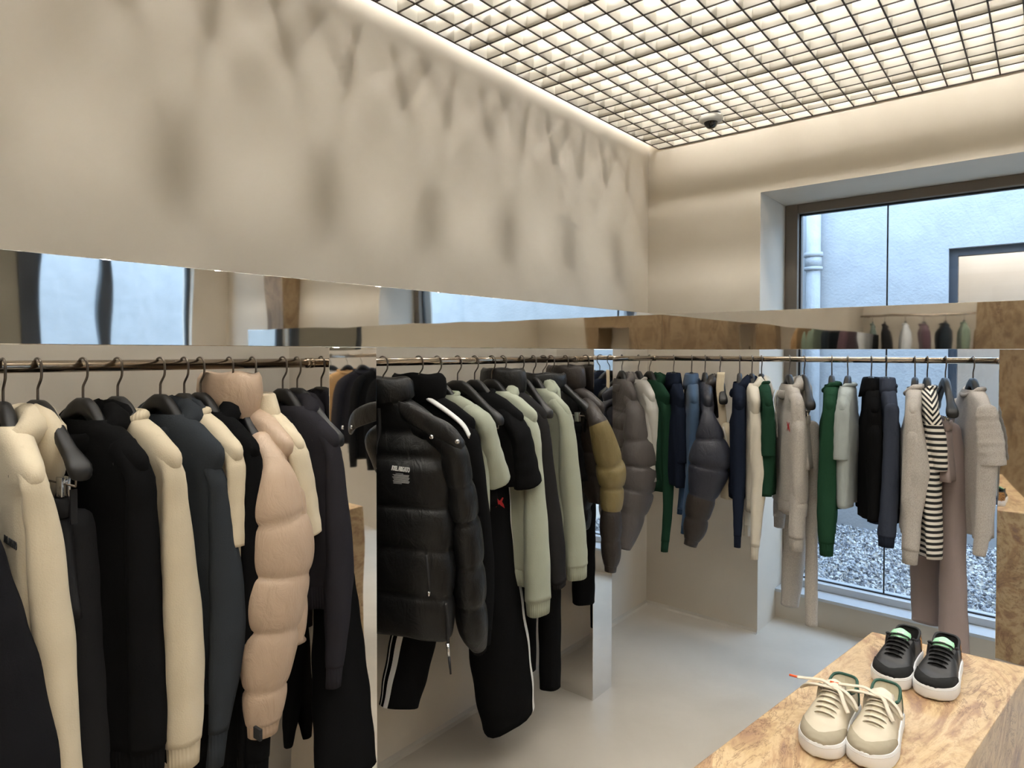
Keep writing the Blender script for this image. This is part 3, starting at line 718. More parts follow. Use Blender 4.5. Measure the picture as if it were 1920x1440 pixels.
g.trousers(TP, g.at(940, 815, .15)[2], [(925, 860, 62), (922, 940, 78), (925, 1040, 92), (933, 1150, 104), (944, 1250, 106), (954, 1338, 98)], [(872, 860, 66), (838, 960, 78), (810, 1060, 84), (785, 1160, 86), (765, 1250, 84), (748, 1322, 76)], un=.09, uf=-.09, t=.03, k=.6, kf=.6, band=fabric((20, 20, 21), 'rib'))
SA = -.62
def side_stripe(g, leg, a0, a1, mat, nm='side_stripe', off=1.02):
    rows = []
    for r in g.legs[leg][2]:
        c = r.mean(0); n = len(r); row = []
        for t in np.linspace(a0, a1, 6):
            f_ = (t/(2*math.pi)*n) % n; i = int(f_); p = r[i]+(r[(i+1) % n]-r[i])*(f_-i); row.append(c+(p-c)*1.035)
        rows.append(row)
    return MB().strip(rows).build(nm, mat, g.root)
side_stripe(g, 0, SA, SA+.26, M['white_print']); side_stripe(g, 1, 1.15, 1.42, M['white_print']); side_stripe(g, 1, 1.62, 1.70, M['white_print'])
def bird(g, px, py, u, s, depth_y, parent=None):
    q = g.at(px, py, u)
    pts = [(-.9, 1), (-.3, .55), (0, .25), (.55, 1.0), (.75, .9), (.45, .2), (.8, -.35), (1, -1), (.25, -.55), (-.1, -.3), (-.75, -1), (-.45, -.1), (-.75, .5)]
    v = [(x*s, 0, z*s) for x, z in pts]+[(x*s, -.0012, z*s) for x, z in pts]; n = len(pts)
    m = MB().add(v, [tuple(range(n)), tuple(range(2*n-1, n-1, -1))]+[(i, (i+1) % n, (i+1) % n+n, i+n) for i in range(n)])
    o = m.build('bird_emblem', M['red'], g.root, False); o.location = (q[0], q[1]+depth_y, q[2]); return o
S = g.legs[0][0]; i_ = int(np.argmin(abs(S[:, 5]-942))); o = bird(g, 937, 942, .09, .019, 0); o.location = g.aty(937, 942, S[i_][1]-S[i_][4]-.004); o.rotation_euler = (0, 0, .25)
g = tee('M', 890, 't_shirt', 'black tee with wide sleeve right of the track pants', 't-shirt', (23, 23, 24), [(972, 806, 40), (982, 850, 52), (990, 905, 58)], hem=-.46, hang='black hanger carrying the black tee by the track pants')
g = sweat('M', 922, 'hoodie', 'sage green hoodie just right of the black tee', 'hoodie', SAGE, [(998, 806, 28), (1001, 880, 36), (1005, 1000, 46), (1008, 1122, 50)], hem=-.80, hang='black hanger carrying the sage green hoodie')
g = sweat('M', 943, 'overshirt', 'dark charcoal overshirt between the two sage tops', 'shirt', (42, 41, 42), [(1016, 796, 26), (1026, 900, 34), (1038, 1000, 38), (1046, 1090, 32)], hood=False, hem=-.72, band=False, cuff=.02, hang='black hanger carrying the dark charcoal overshirt')
g.stand_collar(BN, .085, .2, 1.1)
g = G('M', 978, 'trousers', 'straight black trousers reaching nearly to the floor', 'trousers', 'bare clip hanger in front of the sage sweatshirt, black trousers below', (1034, 768), .205, clips=True)
g.trousers(fabric((19, 19, 20)), -.27, [(1030, 830, 26), (1030, 1000, 38), (1031, 1150, 42), (1032, 1287, 40)], un=.09)
g = sweat('M', 1000, 'hoodie', 'sage hoodie with white drawstring beside the black quilted vest', 'hoodie', SAGE, [(1060, 786, 28), (1068, 880, 40), (1078, 1000, 46), (1081, 1058, 44)], hem=-.74, string=.2, hang='black hanger carrying the sage hoodie next to the vest')
g = G('M', 1018, 'puffer_vest', 'black quilted puffer vest with a bound armhole', 'vest', 'black hanger carrying the black quilted vest', (1098, 768), .20)
g.body(BN, hem=g.at(1105, 1028, .1)[2], t=.06, wb=.235, seams=[g.at(1105, p, .1)[2] for p in (800, 845, 880, 915, 945, 985)], bulge=.3, armhole=.035)
g.stand_collar(BN, .06, .15)
P = smooth_path([(.19, -.045, g.zs+.01), (.175, -.055, g.zs-.08), (.2, -.062, g.zs-.17), (.235, -.02, g.zs-.2), (.235, .03, g.zs-.17), (.19, .045, g.zs-.06)], 24)
MB().tube(P, [.006]*len(P), 8).build('armhole_binding', fabric((24, 24, 25)), g.root)
g = G('M', 1033, 'trousers', 'short black trousers hanging at the second mirrored column', 'trousers', 'black clip hanger hidden between the vest and two tone puffer', (1108, 770), .205, clips=True)
g.trousers(fabric((17, 17, 18)), -.27, [(1098, 850, 40), (1096, 1000, 42), (1094, 1128, 42)], [(1112, 850, 36), (1112, 1000, 36), (1110, 1088, 34)], un=.10, uf=-.08)
OL = fabric(OLIVE, 'nylon'); BR = fabric((44, 38, 35), 'nylon')
g = G('M', 1060, 'puffer_jacket', 'olive and black puffer jacket leaning past the second column', 'puffer jacket', 'last black hanger on the middle rail with the olive puffer', (1122, 790), .24, th=-8)
g.body(BR, hem=-.62, t=.05, wb=.22, seams=[-.3, -.4, -.5], bulge=.3, ws=.215)
g.sleeve(BR, [(1120, 790, 40), (1134, 835, 52), (1145, 880, 60), (1147, 925, 48), (1146, 960, 44), (1145, 1000, 44), (1146, 1040, 38), (1145, 1060, 30)], u=.26, k=.85, n=26, seams=[782, 866, 912, 956, 1010, 1062], bulge=.36, cuff=.025, split=lambda p: 790 < p < 956, split_mat=OL)
g.stand_collar(BR, .09, .2)

# ---------------------------------------------------------------- window rail
GN = fabric((92, 87, 86), 'nylon')
g = G('R', 1166, 'puffer_jacket', 'grey quilted puffer jacket in the corner at the rail end', 'puffer jacket', 'first black hanger in the corner, carrying the grey puffer', (1190, 768), .23)
g.body(GN, hem=-.66, t=.08, wb=.25, seams=[-.3, -.39, -.49, -.58], bulge=.28, ws=.215)
g.sleeve(GN, [(1190, 768, 34), (1197, 805, 60), (1203, 850, 76), (1200, 895, 74), (1189, 945, 62), (1178, 990, 48), (1168, 1028, 32)], k=.7, n=28, seams=[752, 822, 872, 918, 962, 1032], bulge=.36, mirror=False)
g.hood(GN, 1.1)
g = tee('R', 1197, 't_shirt', 'white long sleeve tee between grey puffer and green hoodie', 't-shirt', (208, 206, 200), [(1222, 762, 22), (1230, 810, 24), (1236, 862, 20)], hem=-.66, hang='black hanger carrying the white tee')
g = sweat('R', 1218, 'hoodie', 'dark green hoodie with slim cuff near the corner', 'hoodie', GREEN, [(1250, 772, 20), (1253, 850, 24), (1252, 950, 18), (1247, 1015, 15)], hem=-.66, hang='black hanger carrying the dark green hoodie')
g = tee('R', 1263, 'polo_shirt', 'navy polo shirt between green hoodie and blue denim', 'shirt', NAVY, [(1276, 774, 18), (1278, 820, 20), (1279, 868, 19)], hem=-.66, hang='black hanger carrying the navy polo shirt', neck=False)
g.fold_collar(fabric(NAVY))
g = sweat('R', 1297, 'denim_jacket', 'mid blue denim jacket beside the navy puffer', 'jacket', (48, 68, 92), [(1302, 764, 18), (1299, 850, 18), (1291, 930, 16), (1283, 990, 12)], hood=False, kind='denim', hem=-.62, cuff=.03, hang='black hanger carrying the mid blue denim jacket')
g.fold_collar(fabric((48, 68, 92), 'denim'))
NN = fabric((42, 44, 54), 'nylon')
g = G('R', 1322, 'puffer_jacket', 'navy puffer jacket with black yoke and lower sleeves', 'puffer jacket', 'black hanger carrying the navy puffer', (1328, 778), .23)
g.body(NN, hem=-.64, t=.06, wb=.24, seams=[-.33, -.43, -.53], bulge=.28, ws=.21)
g.sleeve(BR, [(1328, 780, 26), (1331, 822, 58), (1331, 868, 80), (1322, 910, 62), (1311, 950, 50), (1303, 990, 43), (1297, 1012, 30)], k=.7, n=28, seams=[772, 822, 874, 930, 972, 1016], bulge=.36, cuff=.03, split=lambda p: p < 930, split_mat=NN, mirror=False)
g.hood(BR, 1.05)
# cream canvas tote on a bare hanger
g = G('R', 1350, 'tote_bag', 'cream canvas drawstring bag hanging by its strap', 'bag', 'bare black hanger with the cream bag', (1362, 758), .205)
s_ = []
for px, py in ((1352, 698), (1350, 730), (1354, 770), (1356, 802)): s_.append(g.at(px, py, .12))
S = smooth_path(s_, 16); MB().loft([[p+np.array([.003*math.cos(a), .019*math.sin(a), 0]) for a in np.linspace(0, 6.283, 13)[:-1]] for p in S], True, True).build('strap', fabric(CREAM), g.root)
g.sleeve(fabric(CREAM), [(1362, 800, 20), (1364, 850, 28), (1366, 900, 30), (1364, 934, 24)], u=.12, k=1.3, mirror=False, name='bag_body', open_end=False)
S = smooth_path([g.at(1356, 800, .17), g.at(1362, 830, .175), g.at(1361, 870, .175)], 10); MB().tube(S, [.004]*len(S), 8).build('drawstring', M['cord'], g.root)
g = sweat('R', 1387, 'hoodie', 'navy hoodie to the left of the ivory hoodie', 'hoodie', NAVY, [(1386, 782, 20), (1385, 880, 24), (1384, 960, 18), (1383, 1005, 14)], hem=-.62, hang='black hanger carrying the navy hoodie')
g = sweat('R', 1410, 'hoodie', 'ivory hoodie with its sleeve bent over green tee', 'hoodie', IVORY, [(1417, 788, 20), (1421, 850, 28), (1426, 885, 32), (1420, 940, 25), (1415, 1025, 16)], hem=-.68, cuff=.06, hang='black hanger carrying the ivory hoodie')
g = tee('R', 1428, 't_shirt', 'green short sleeve tee just left of the grey bird hoodie', 't-shirt', GREEN, [(1440, 762, 20), (1440, 810, 25), (1440, 855, 25)], hem=-.64, hang='black hanger carrying the green short sleeve tee')
g = sweat('R', 1480, 'hoodie', 'light grey hoodie with red bird emblem and pale drawstrings', 'hoodie', GREYM, [(1496, 764, 24), (1498, 850, 30), (1496, 930, 30), (1494, 1010, 28)], kind='heather', hem=-.66, string=.26, t=.056, wb=.245, hang='black hanger carrying the grey hoodie with bird emblem')
o = bird(g, 1479, 800, .06, .021, 0); o.location = g.onfront(1479, 800, .002); o.rotation_euler = (0, 0, .1)
g = G('R', 1508, 'sweatpants', 'light grey sweatpants with elastic hems clipped by the window edge', 'trousers', 'bare clip hanger holding the light grey sweatpants', (1524, 756), .205, clips=True)
g.trousers(fabric(GREYM, 'heather'), g.at(1520, 780, .15)[2], [(1521, 800, 28), (1523, 900, 27), (1522, 1000, 21), (1521, 1100, 22), (1521, 1172, 20)], [(1500, 830, 30), (1496, 950, 38), (1487, 1060, 38), (1480, 1135, 30)], un=.10, uf=-.06, k=.9, kf=.8)
g = sweat('R', 1560, 'sweatshirt', 'green sweatshirt hanging in front of the left window pane', 'sweatshirt', (35, 66, 48), [(1556, 774, 24), (1551, 880, 30), (1549, 960, 32), (1549, 1018, 27)], hood=False, hem=-.62, hang='black hanger carrying the green sweatshirt')
g = tee('R', 1590, 't_shirt', 'pale mint grey tee beside the green sweatshirt', 't-shirt', (158, 166, 165), [(1580, 770, 24), (1577, 815, 28), (1575, 862, 27)], hem=-.64, hang='black hanger carrying the pale mint grey tee')
g = tee('R', 1634, 'polo_shirt', 'black v neck polo shirt in front of the window', 'shirt', (17, 17, 18), [(1640, 775, 22), (1639, 820, 26), (1637, 866, 26)], hem=-.68, wb=.24, hang='black hanger carrying the black polo shirt', neck=False)
g.fold_collar(fabric((17, 17, 18)))
g = sweat('R', 1662, 'denim_jacket', 'dark indigo denim jacket with a buttoned cuff', 'jacket', (38, 43, 55), [(1672, 766, 24), (1670, 860, 28), (1665, 960, 30), (1663, 1005, 31)], hood=False, kind='denim', hem=-.64, cuff=.045, hang='black hanger carrying the dark indigo denim jacket')
g.fold_collar(fabric((38, 43, 55), 'denim'))
g = sweat('R', 1716, 'sweatshirt', 'light grey sweatshirt with bent sleeve beside the striped tee', 'sweatshirt', GREYM, [(1712, 778, 26), (1717, 850, 40), (1718, 890, 44), (1711, 960, 32), (1707, 1032, 29)], hood=False, kind='heather', hem=-.66, wb=.24, hang='black hanger carrying the light grey sweatshirt')
g = tee('R', 1739, 't_shirt', 'black and white striped tee near the right column', 't-shirt', BLK, [(1748, 778, 24), (1757, 830, 30), (1763, 883, 24)], hem=-.80, mat=M['stripe'], hang='black hanger carrying the striped tee')
g = G('R', 1773, 'trousers', 'mauve grey wide trousers clipped on a bare hanger', 'trousers', 'bare clip hanger holding the mauve trousers', (1791, 765), .205, clips=True)
MV = fabric(MAUVE)
g.trousers(MV, g.at(1785, 790, .15)[2], [(1780, 806, 36), (1785, 850, 38), (1788, 920, 40), (1788, 1050, 42), (1789, 1150, 46), (1790, 1235, 50)], [(1752, 850, 46), (1746, 950, 54), (1741, 1060, 56), (1740, 1165, 52)], un=.09, uf=-.09, k=.8)
g = G('R', 1825, 't_shirt', 'light grey tee over long sleeves, nearest the right column', 't-shirt', 'last black hanger before the right column, carrying the grey tee', (1851, 768), .205)
HG = fabric((172, 166, 160), 'heather')
g.body(HG, hem=-.70, t=.045); g.sleeve(HG, [(1850, 772, 34), (1855, 820, 42), (1859, 872, 46)], k=.6); g.crew(HG, .010)
g.sleeve(HG, [(1852, 860, 32), (1848, 920, 32), (1844, 980, 28), (1836, 1042, 20)], k=.7, cap=False, mirror=False)
# garments past the column, seen in the mirrors
for i, (x, c, kind, nm, lab) in enumerate(((.35, (214, 212, 206), 'cotton', 'tee', 'white'), (.62, BLK, 'cotton', 'tee', 'black'), (.85, (24, 24, 25), 'cotton', 'tee', 'black'), (1.1, CHAR, 'cotton', 'tee', 'charcoal'), (1.35, (190, 150, 104), 'cotton', 'tee', 'tan'), (1.6, GREYM, 'heather', 'tee', 'pale grey'))):
    g = G.__new__(G); g.loc = (x, RY, RZ); g.base = -math.pi/2; g.us = .205; g.th = 20; g.A = g.base+R_(20); g.zs = -.20
    g.root = empty('sweatshirt', g.loc, g.A); tag(g.root, lab+' sweatshirt past the right column, seen only mirrored%s' % (', longer one' if i == 2 else ''), 'sweatshirt', 'clothes on the rails')
    hanger(g.loc, g.A, 'black hanger past the right column with the %s sweatshirt%s' % (lab, ', second black one' if i == 2 else ''))
    m = fabric(c, kind); g.body(m, hem=-.7-(.1 if i == 2 else 0)); g.crew(m)
    S = np.array([(.15, 0, -.178, .034, .036, 0), (.205, 0, -.24, .045, .055, 0), (.23, 0, -.4, .045, .06, 1), (.24, .01, -.6, .04, .055, 2), (.235, .0, -.8, .032, .042, 3)]); g.tube_part(m, smooth_path(S, 20), cuff=.05)

# a second rail far behind the viewer, seen only in the fascia
rb_ = empty('clothes_rail', (-1.9, FY+.42, 2.06)); tag(rb_, 'high clothes rail on the wall opposite the window', 'clothes rail')
MB().tube([(0, 0, 0), (1.5, 0, 0)], [RR]*2, 16).build('rod', M['chrome'], rb_)
for x in (.02, 1.48): MB().tube([(x, 0, 0), (x, -.42, 0)], [.01]*2, 12).build('bracket', M['chrome'], rb_)
for i, (c, lab) in enumerate((((96, 110, 104), 'grey green'), ((32, 32, 34), 'black'), ((205, 210, 216), 'pale blue white'), ((86, 66, 74), 'plum'), ((40, 46, 52), 'dark slate'), ((112, 126, 110), 'moss'), ((150, 120, 84), 'tan brown'))):
    g = G.__new__(G); g.loc = (-1.75+i*.19, FY+.42, 2.06); g.base = math.pi/2; g.us = .205; g.th = -12; g.A = g.base+R_(-12); g.zs = -.20
    g.root = empty('sweatshirt', g.loc, g.A); tag(g.root, lab+' sweatshirt on the high rail behind the viewer', 'sweatshirt', 'clothes on the high rail')
    hanger(g.loc, g.A, 'black hanger on the high rail with the %s sweatshirt' % lab, group='hangers on the high rail')
    m = fabric(c); g.body(m, hem=-.7); g.crew(m)
    S = np.array([(.15, 0, -.178, .034, .036, 0), (.205, 0, -.24, .045, .05, 1), (.23, 0, -.4, .045, .05, 2), (.24, .01, -.6, .04, .045, 3), (.235, .0, -.8, .032, .036, 4)]); g.tube_part(m, smooth_path(S, 20), cuff=.05)
# ================================================================ DISPLAY PLINTH AND SHOES
ZT = .78
tc = [hit(px, py, (0, 0, 1), ZT)[:2] for px, py in ((1635, 1184), (1297, 1440), (1827, 1440), (1920, 1293))]
bl, fl, fr_, br_ = [np.array(a) for a in tc]
dl = (fl-bl)/np.linalg.norm(fl-bl); L_ = 1.35
dr = (fr_-br_)/np.linalg.norm(fr_-br_)
brc = np.array([-.028, 2.143]); pA = [bl, bl+dl*L_, brc+dr*L_, brc]
b = MB(); v = [(p[0], p[1], z) for z in (0, ZT) for p in pA]
b.add(v, [(3, 2, 1, 0), (4, 5, 6, 7), (0, 1, 5, 4), (1, 2, 6, 5), (2, 3, 7, 6), (3, 0, 4, 7)])
tag(b.build('display_plinth', M['trav'], None, False, 0, .003), 'veined travertine display plinth carrying two pairs of sneakers', 'plinth')

def shoe(kind, loc, rz, label, mirror=1):
    r = empty('sneaker', loc, rz); tag(r, label, 'shoe', '%s sneakers on the plinth' % kind)
    blk = kind == 'black'
    up = plain('sneaker_leather_'+kind, (34, 34, 36) if blk else (190, 180, 160), .45) if not bpy.data.materials.get('sneaker_leather_'+kind) else bpy.data.materials['sneaker_leather_'+kind]
    cap = bpy.data.materials.get('toe_suede_'+kind) or plain('toe_suede_'+kind, (14, 14, 15) if blk else (156, 147, 128), .95)
    lace = bpy.data.materials.get('lace_'+kind) or plain('lace_'+kind, (16, 16, 17) if blk else (206, 197, 180), .9)
    sole = bpy.data.materials.get('rubber_sole') or plain('rubber_sole', (232, 233, 234), .5)
    lin_ = bpy.data.materials.get('lining_'+kind) or plain('lining_'+kind, (22, 21, 20) if blk else (206, 198, 176), .9)
    tng = bpy.data.materials.get('tongue_'+kind) or plain('tongue_'+kind, (168, 226, 184) if blk else (214, 206, 190), .7)
    heel = M['leopard'] if blk else (bpy.data.materials.get('heel_green') or plain('heel_green', (24, 70, 56), .6))
    SC = .86
    def hwk(k):
        W = np.interp(k, [0, .15, .32, .55, .72, 1], [.046, .051, .0535, .045, .0425, .041])
        if k < .24: W *= math.sqrt(max(.0, 1-((.24-k)/.24)**2.3))
        if k > .86: W *= math.sqrt(max(.0, 1-((k-.86)/.14)**2.3))
        return W
    def cxk(k): return mirror*.007*math.sin(math.pi*min(1, k*1.05))*(1-.5*k)
    def topk(k): return np.interp(k, [0, .02, .06, .12, .2, .3, .45, .58, .68, .80, .93, 1], [.038, .045, .052, .057, .060, .068, .086, .100, .086, .076, .092, .094])
    ks = (1-np.cos(np.linspace(0, math.pi, 36)))/2
    def ring(z, off, lift=0):
        pts = []
        for k in ks: pts.append((cxk(k)+hwk(k)+off*min(1, hwk(k)/.02), -.1425+.285*k+off*(-1 if k < .02 else 1 if k > .98 else 0), z+lift*max(0, (.2-k)/.2)**2))
        for k in ks[::-1][1:-1]: pts.append((cxk(k)-hwk(k)-off*min(1, hwk(k)/.02), -.1425+.285*k, z+lift*max(0, (.2-k)/.2)**2))
        return pts
    sb = MB(); sb.loft([ring(.0, -.006, .005), ring(.0015, -.001, .005), ring(.007, .001, .004), ring(.030, .0008, .002), ring(.036, -.0012, .002), ring(.037, -.005, .002), ring(.034, -.008, .002)], True, True)
    so_ = sb.build('sole', sole, r, autosm=50)
    MB().loft([ring(.0293, .0016, .002), ring(.0300, .0020, .002), ring(.0307, .0016, .002)], closed=True).build('sole_line', bpy.data.materials.get('sole_groove') or plain('sole_groove', (205, 204, 202), .6), so_)
    Z0 = .033
    def up_row(k, off=0., n_=17):
        hw = max(.004, hwk(k)-.004+off); top = topk(k)+off; cx = cxk(k); y = -.1425+.285*k*(1)+(.004 if k < .01 else -.004 if k > .99 else 0)*(1-off/.004); row = []
        for a in np.linspace(0, math.pi, n_):
            c, q = math.cos(a), math.sin(a); x = hw*np.sign(c)*abs(c)**.62; z = Z0+(top-Z0)*q**.85
            if k > .28: x *= 1-.10*q*min(1, (k-.28)/.25)
            row.append((cx+x, y, z))
        return row
    def open_row(k):
        hw = max(.006, hwk(k)-.004); top = topk(k); cx = cxk(k); y = -.1425+.285*k-(.004 if k > .99 else 0)
        prof = [(1, 0), (1.0, .3), (.97, .6), (.92, .85), (.87, .98), (.82, 1.0), (.78, .9), (.74, .5), (0, .25)]
        R1 = [(cx+hw*p, y-(.012*(1-p) if k > .97 else 0), Z0+(top-Z0)*z) for p, z in prof]
        return R1+[(2*cx-p[0], p[1], p[2]) for p in R1[::-1][1:]]
    kk = list(np.linspace(0, 1, 41)); ub = MB(); rows = [up_row(k) if k < .57 else open_row(k) for k in kk]; ub.strip(rows)
    for i in range(40):
        for a in range(16):
            if kk[i] >= .57 and 5 <= a <= 10: ub.m[i*16+a] = 1
    ub.strip([rows[-1][:9], rows[-1][:7:-1]], 1)
    ub.build('upper', [up, lin_], r)
    tb = MB(); R1, R2 = [], []
    for k in np.linspace(.0, .34, 48):
        xb = max(0., (k-.085)/.255)**.36; am = math.acos(min(1, xb**(1/.62)));  o_ = .0016
        hw = max(.004, hwk(k)-.004+o_); top = topk(k)+o_; cx = cxk(k); y = -.1425+.285*k+(.002 if k < .01 else 0); q1 = []
        for a in np.linspace(0, am, 9):
            c, q = math.cos(a), math.sin(a); q1.append((hw*max(0, c)**.62, y, Z0+(top-Z0)*q**.85))
        R1.append([(cx+p[0], p[1], p[2]) for p in q1]); R2.append([(cx-p[0], p[1], p[2]) for p in q1][::-1])
    tb.strip(R1); tb.strip(R2); tb.build('toe_cap', cap, r)
    hb = MB(); H1 = []
    for k in np.linspace(.84, 1, 9):
        hw = max(.006, hwk(k)-.004)+.0012; cx = cxk(k); top = topk(k); y = -.1425+.285*k-(.003 if k > .99 else 0)
        H1.append([(cx+hw*p, y+.001, Z0+(top-Z0)*z) for p, z in ((1, .0), (1, .3), (.97, .6), (.92, .85), (.87, .985))])
    H2 = [[(2*cxk(.84+.02*i)-p[0], p[1], p[2]) for p in row] for i, row in enumerate(H1)]
    hb.strip(H1); hb.strip([q[::-1] for q in H2]); hb.strip([H1[-1], H2[-1]]); hb.build('heel_tab', heel, r)
    rim = []
    for sg in (1, -1):
        for k in (np.linspace(.57, .985, 16) if sg > 0 else np.linspace(.985, .57, 16)): rim.append((cxk(k)+sg*max(.006, hwk(k)-.004)*.84, -.1425+.285*k-(.003 if k > .97 else 0), topk(k)+.0005))
    rim = smooth_path(rim, 70); MB().tube(rim, [.0036]*71, 8, ref=(0, 0, 1)).build('ankle_collar', (M['black_print'] if blk else heel), r)
    # tongue
    tg = []
    for y, z, hw in ((-.02, .078, .020), (0, .090, .024), (.018, .101, .027), (.030, .110, .027), (.038, .115, .024), (.042, .117, .015)):
        tg.append([(mirror*.005+hw*x, y+.008*abs(x)**2, z-.010*x*x) for x in np.linspace(-1, 1, 9)])
    o = MB().strip(tg).build('tongue', tng, r); q = o.modifiers.new('thick', 'SOLIDIFY'); q.thickness = .006
    # facing panel under the laces and the lace bars
    fp = []
    for y in np.linspace(-.062, .03, 10):
        k = (y+.1425)/.285; top = np.interp(k, [.2, .3, .45, .58, .68], [.0605, .0685, .0865, .1005, .09]); cx = cxk(k)
        fp.append([(cx+x*.019, y, top+.0015-.006*x*x) for x in np.linspace(-1, 1, 7)])
    MB().strip(fp).build('throat', cap if blk else lin_, r)
    lb = MB()
    for j in range(6):
        y = -.056+j*.0155; k = (y+.1425)/.285; top = np.interp(k, [.2, .3, .45, .58, .68], [.0605, .0685, .0865, .1005, .09]); cx = cxk(k)
        w_ = .024+.002*j*.5
        P = smooth_path([(cx-w_, y+.004, top-.008), (cx-w_*.7, y+.001, top+.002), (cx, y, top+.0055), (cx+w_*.7, y+.001, top+.002), (cx+w_, y+.004, top-.008)], 14)
        lb.tube(P, [.0018]*len(P), 8, ref=(0, 0, 1)) if False else lb.loft(tube_rings(P, [.0017]*len(P), [.0046]*len(P), 8, (0, 0, 1)), True, True)
    lb.build('laces', lace, r)
    if not blk:
        zt_ = .106
        bw = MB()
        for P in ([(0, .012, zt_), (-.03, .0, zt_+.004), (-.062, .004, zt_-.004), (-.078, .012, zt_-.022), (-.06, .014, zt_-.012), (-.02, .016, zt_)],
                  [(0, .012, zt_), (.022, .008, zt_+.004), (.045, .0, zt_-.008), (.056, -.006, zt_-.026), (.046, -.002, zt_-.02), (.012, .014, zt_)],
                  [(0, .012, zt_+.002), (-.03, .02, zt_+.008), (-.06, .012, zt_+.006), (-.088, .004, zt_+.004)],
                  [(0, .012, zt_+.002), (.016, .0, zt_+.002), (.03, -.02, zt_-.014), (.042, -.03, zt_-.03)]):
            S = smooth_path(P, 22); bw.loft(tube_rings(S, [.0024]*len(S), [.0058]*len(S), 8, (0, 0, 1)), True, True)
        bw.ball((0, .012, zt_+.001), .009, .007, .006); bw.build('lace_bow', lace, r)
        og = bpy.data.materials.get('orange_aglet') or plain('orange_aglet', (238, 96, 44), .5)
        MB().tube([(-.086, .005, zt_+.004), (-.106, .002, zt_+.004)], [.003]*2, 8).build('aglet', og, r)
    else:
        MB().box(-.008+mirror*.004, .024, .1072, .008+mirror*.004, .032, .1085).build('tongue_label', M['white_print'], r, False)
    r.scale = (SC, SC, SC)
    return r
def place(px_toe, py_toe, px_dir, py_dir): 
    a = hit(px_toe, py_toe, (0, 0, 1), ZT); b = hit(px_dir, py_dir, (0, 0, 1), ZT); d = (b-a)[:2]; d /= np.linalg.norm(d)
    c = a[:2]+d*.1425*.86; return (c[0], c[1], ZT), math.atan2(d[1], d[0])-math.pi/2
for kind, args, lab, mi in (('black', (1740, 1313, 1788, 1226), 'black leather sneaker with leopard heel, the right one of the pair', 1), ('black', (1664, 1294, 1722, 1206), 'black leather sneaker with leopard heel, the left one of the pair', -1),
                            ('cream', (1616, 1442, 1672, 1330), 'cream leather sneaker with green heel, the right one with big bow', 1), ('cream', (1530, 1424, 1602, 1306), 'cream leather sneaker with green heel, the left one of the pair', -1)):
    loc, rz = place(*args); shoe(kind, loc, rz, lab, mi)

# ================================================================ CEILING CAMERA
c = hit(1333, 222, (0, 0, 1), ZG-.012)
cam_ = empty('security_camera', (c[0], c[1], ZG)); tag(cam_, 'white dome security camera under the grid ceiling', 'camera')
MB().loft([[(r*math.cos(t), r*math.sin(t), z) for t in np.linspace(0, 2*math.pi, 33)[:-1]] for z, r in ((0, .056), (-.006, .062), (-.022, .062), (-.03, .054), (-.034, .042))], True, True).build('housing', M['cctv'], cam_)
MB().ball((0, 0, -.032), .036, .036, .036, 24, 14).build('dome', M['dome'], cam_)
MB().tube([(0, 0, .02), (0, 0, 0)], [.05]*2, 24).build('mount', M['dark'], cam_)

# ================================================================ BEHIND THE VIEWER (seen in the mirrors)
tag(box('travertine_pillar', M['trav_dark'], -.5, -.95, 0, .75, -.62, 2.35, bevel=.004), 'brown travertine pillar behind the viewer, seen in the right mirrored column', 'pillar')
tag(box('travertine_pilaster', M['trav_dark'], 2.72, WY-.16, 0, 3.05, WY-.002, 2.86, bevel=.004), 'brown travertine pilaster above the far end of the fascia', 'pillar')
po = empty('travertine_portal', (0, FY, 0)); tag(po, 'travertine portal frame on the wall opposite the window', 'shelf')
for x in (-.2, .9, 1.7, 2.7): MB().box(x, .002, 0, x+.26, .36, 2.0).build('post', M['trav_dark'], po, False, 0, .004)
MB().box(-.2, .002, 2.0, 2.96, .36, 2.22).build('lintel', M['trav_dark'], po, False, 0, .004)
MB().box(.06, .002, 1.46, .9, .34, 1.50).build('shelf_board', M['trav'], po, False, 0, .003)
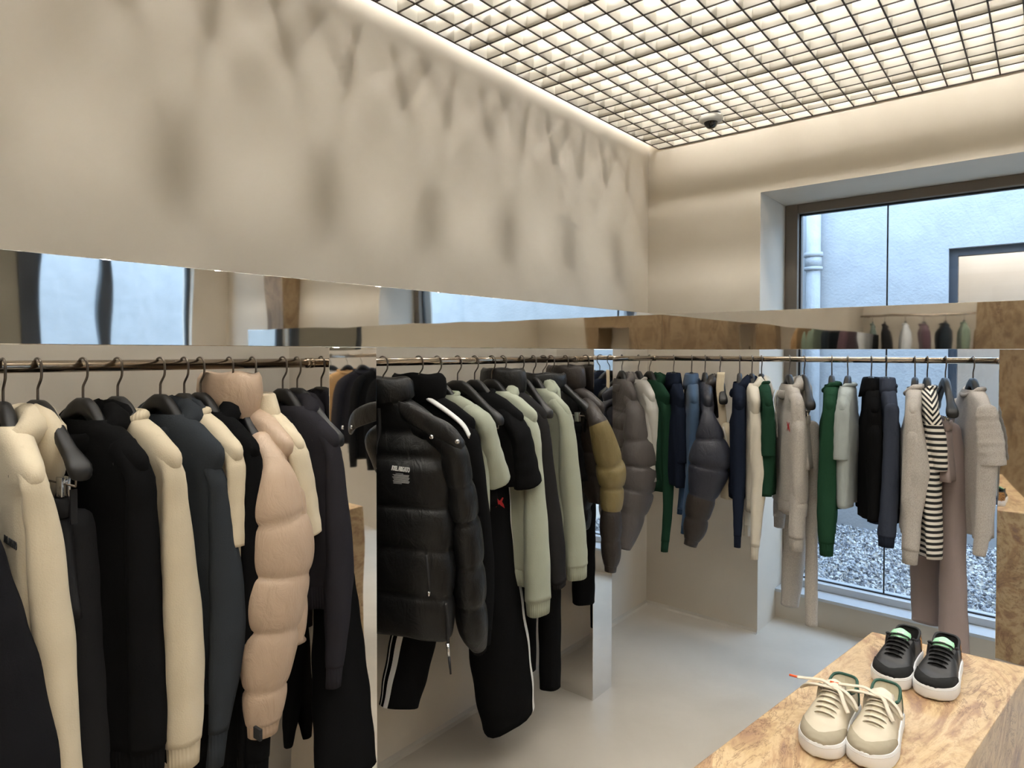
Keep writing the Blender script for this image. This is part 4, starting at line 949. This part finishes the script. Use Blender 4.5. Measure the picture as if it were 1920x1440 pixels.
def bottle(x, h, col, lab):
    o = MB().loft([[(r*math.cos(t), r*math.sin(t), z*h) for t in np.linspace(0, 6.283, 21)[:-1]] for z, r in ((0, .03), (.02, .034), (.55, .034), (.68, .014), (.9, .012), (1, .013))], True, True).build('bottle', plain('bottle_%d' % int(x*100), col, .2), None)
    o.location = (x, FY+.18, 1.5); tag(o, lab, 'bottle', 'bottles on the travertine shelf')
for x, h, c_, l in ((.16, .2, (60, 58, 54), 'dark bottle at the left end of the travertine shelf'), (.32, .24, (206, 198, 180), 'cream bottle second on the travertine shelf'), (.48, .28, (214, 210, 200), 'tall white bottle in the middle of the travertine shelf'), (.62, .2, (150, 140, 124), 'short tan bottle on the travertine shelf'), (.78, .26, (40, 40, 42), 'black bottle at the right end of the travertine shelf')): bottle(x, h, c_, l)

dr_ = MB(); dr_.box(EX-.05, .80, 0, EX-.002, .90, 2.75); dr_.box(EX-.05, 1.72, 0, EX-.002, 1.83, 2.75); dr_.box(EX-.05, .90, 2.62, EX-.002, 1.72, 2.75)
dr_ = struct(dr_.build('door_1', M['anthracite'], None, False)); MB().box(EX-.03, .90, 0, EX-.004, 1.72, 2.62).build('door_panel', plain('grey_panel', (120, 116, 104), .5), dr_, False)

# ================================================================ LIGHT
wd = bpy.data.worlds.new('sky'); bpy.context.scene.world = wd; wd.use_nodes = True
bg = wd.node_tree.nodes['Background']; bg.inputs[0].default_value = (.53, .745, 1.0, 1); bg.inputs[1].default_value = SKY = 8.0

# ================================================================ CAMERA
cd = bpy.data.cameras.new('camera'); co = bpy.data.objects.new('camera', cd); COL.objects.link(co)
cd.sensor_fit = 'HORIZONTAL'; cd.sensor_width = 36; cd.lens = FPX/1920*36; cd.shift_y = -(720-PY0)/1920; cd.clip_start = .02
mw = Matrix(((CR[0], CU[0], -CF[0], 0), (CR[1], CU[1], -CF[1], 0), (CR[2], CU[2], -CF[2], EYE), (0, 0, 0, 1)))
co.matrix_world = mw
sc = bpy.context.scene; sc.camera = co
vs = sc.view_settings; vs.view_transform = 'Standard'; vs.look = 'None'; vs.gamma = 1; vs.use_curve_mapping = False; vs.exposure = 0.0
sc.cycles.max_bounces = 10; sc.cycles.diffuse_bounces = 5; sc.cycles.glossy_bounces = 6; sc.cycles.caustics_reflective = False; sc.cycles.caustics_refractive = False
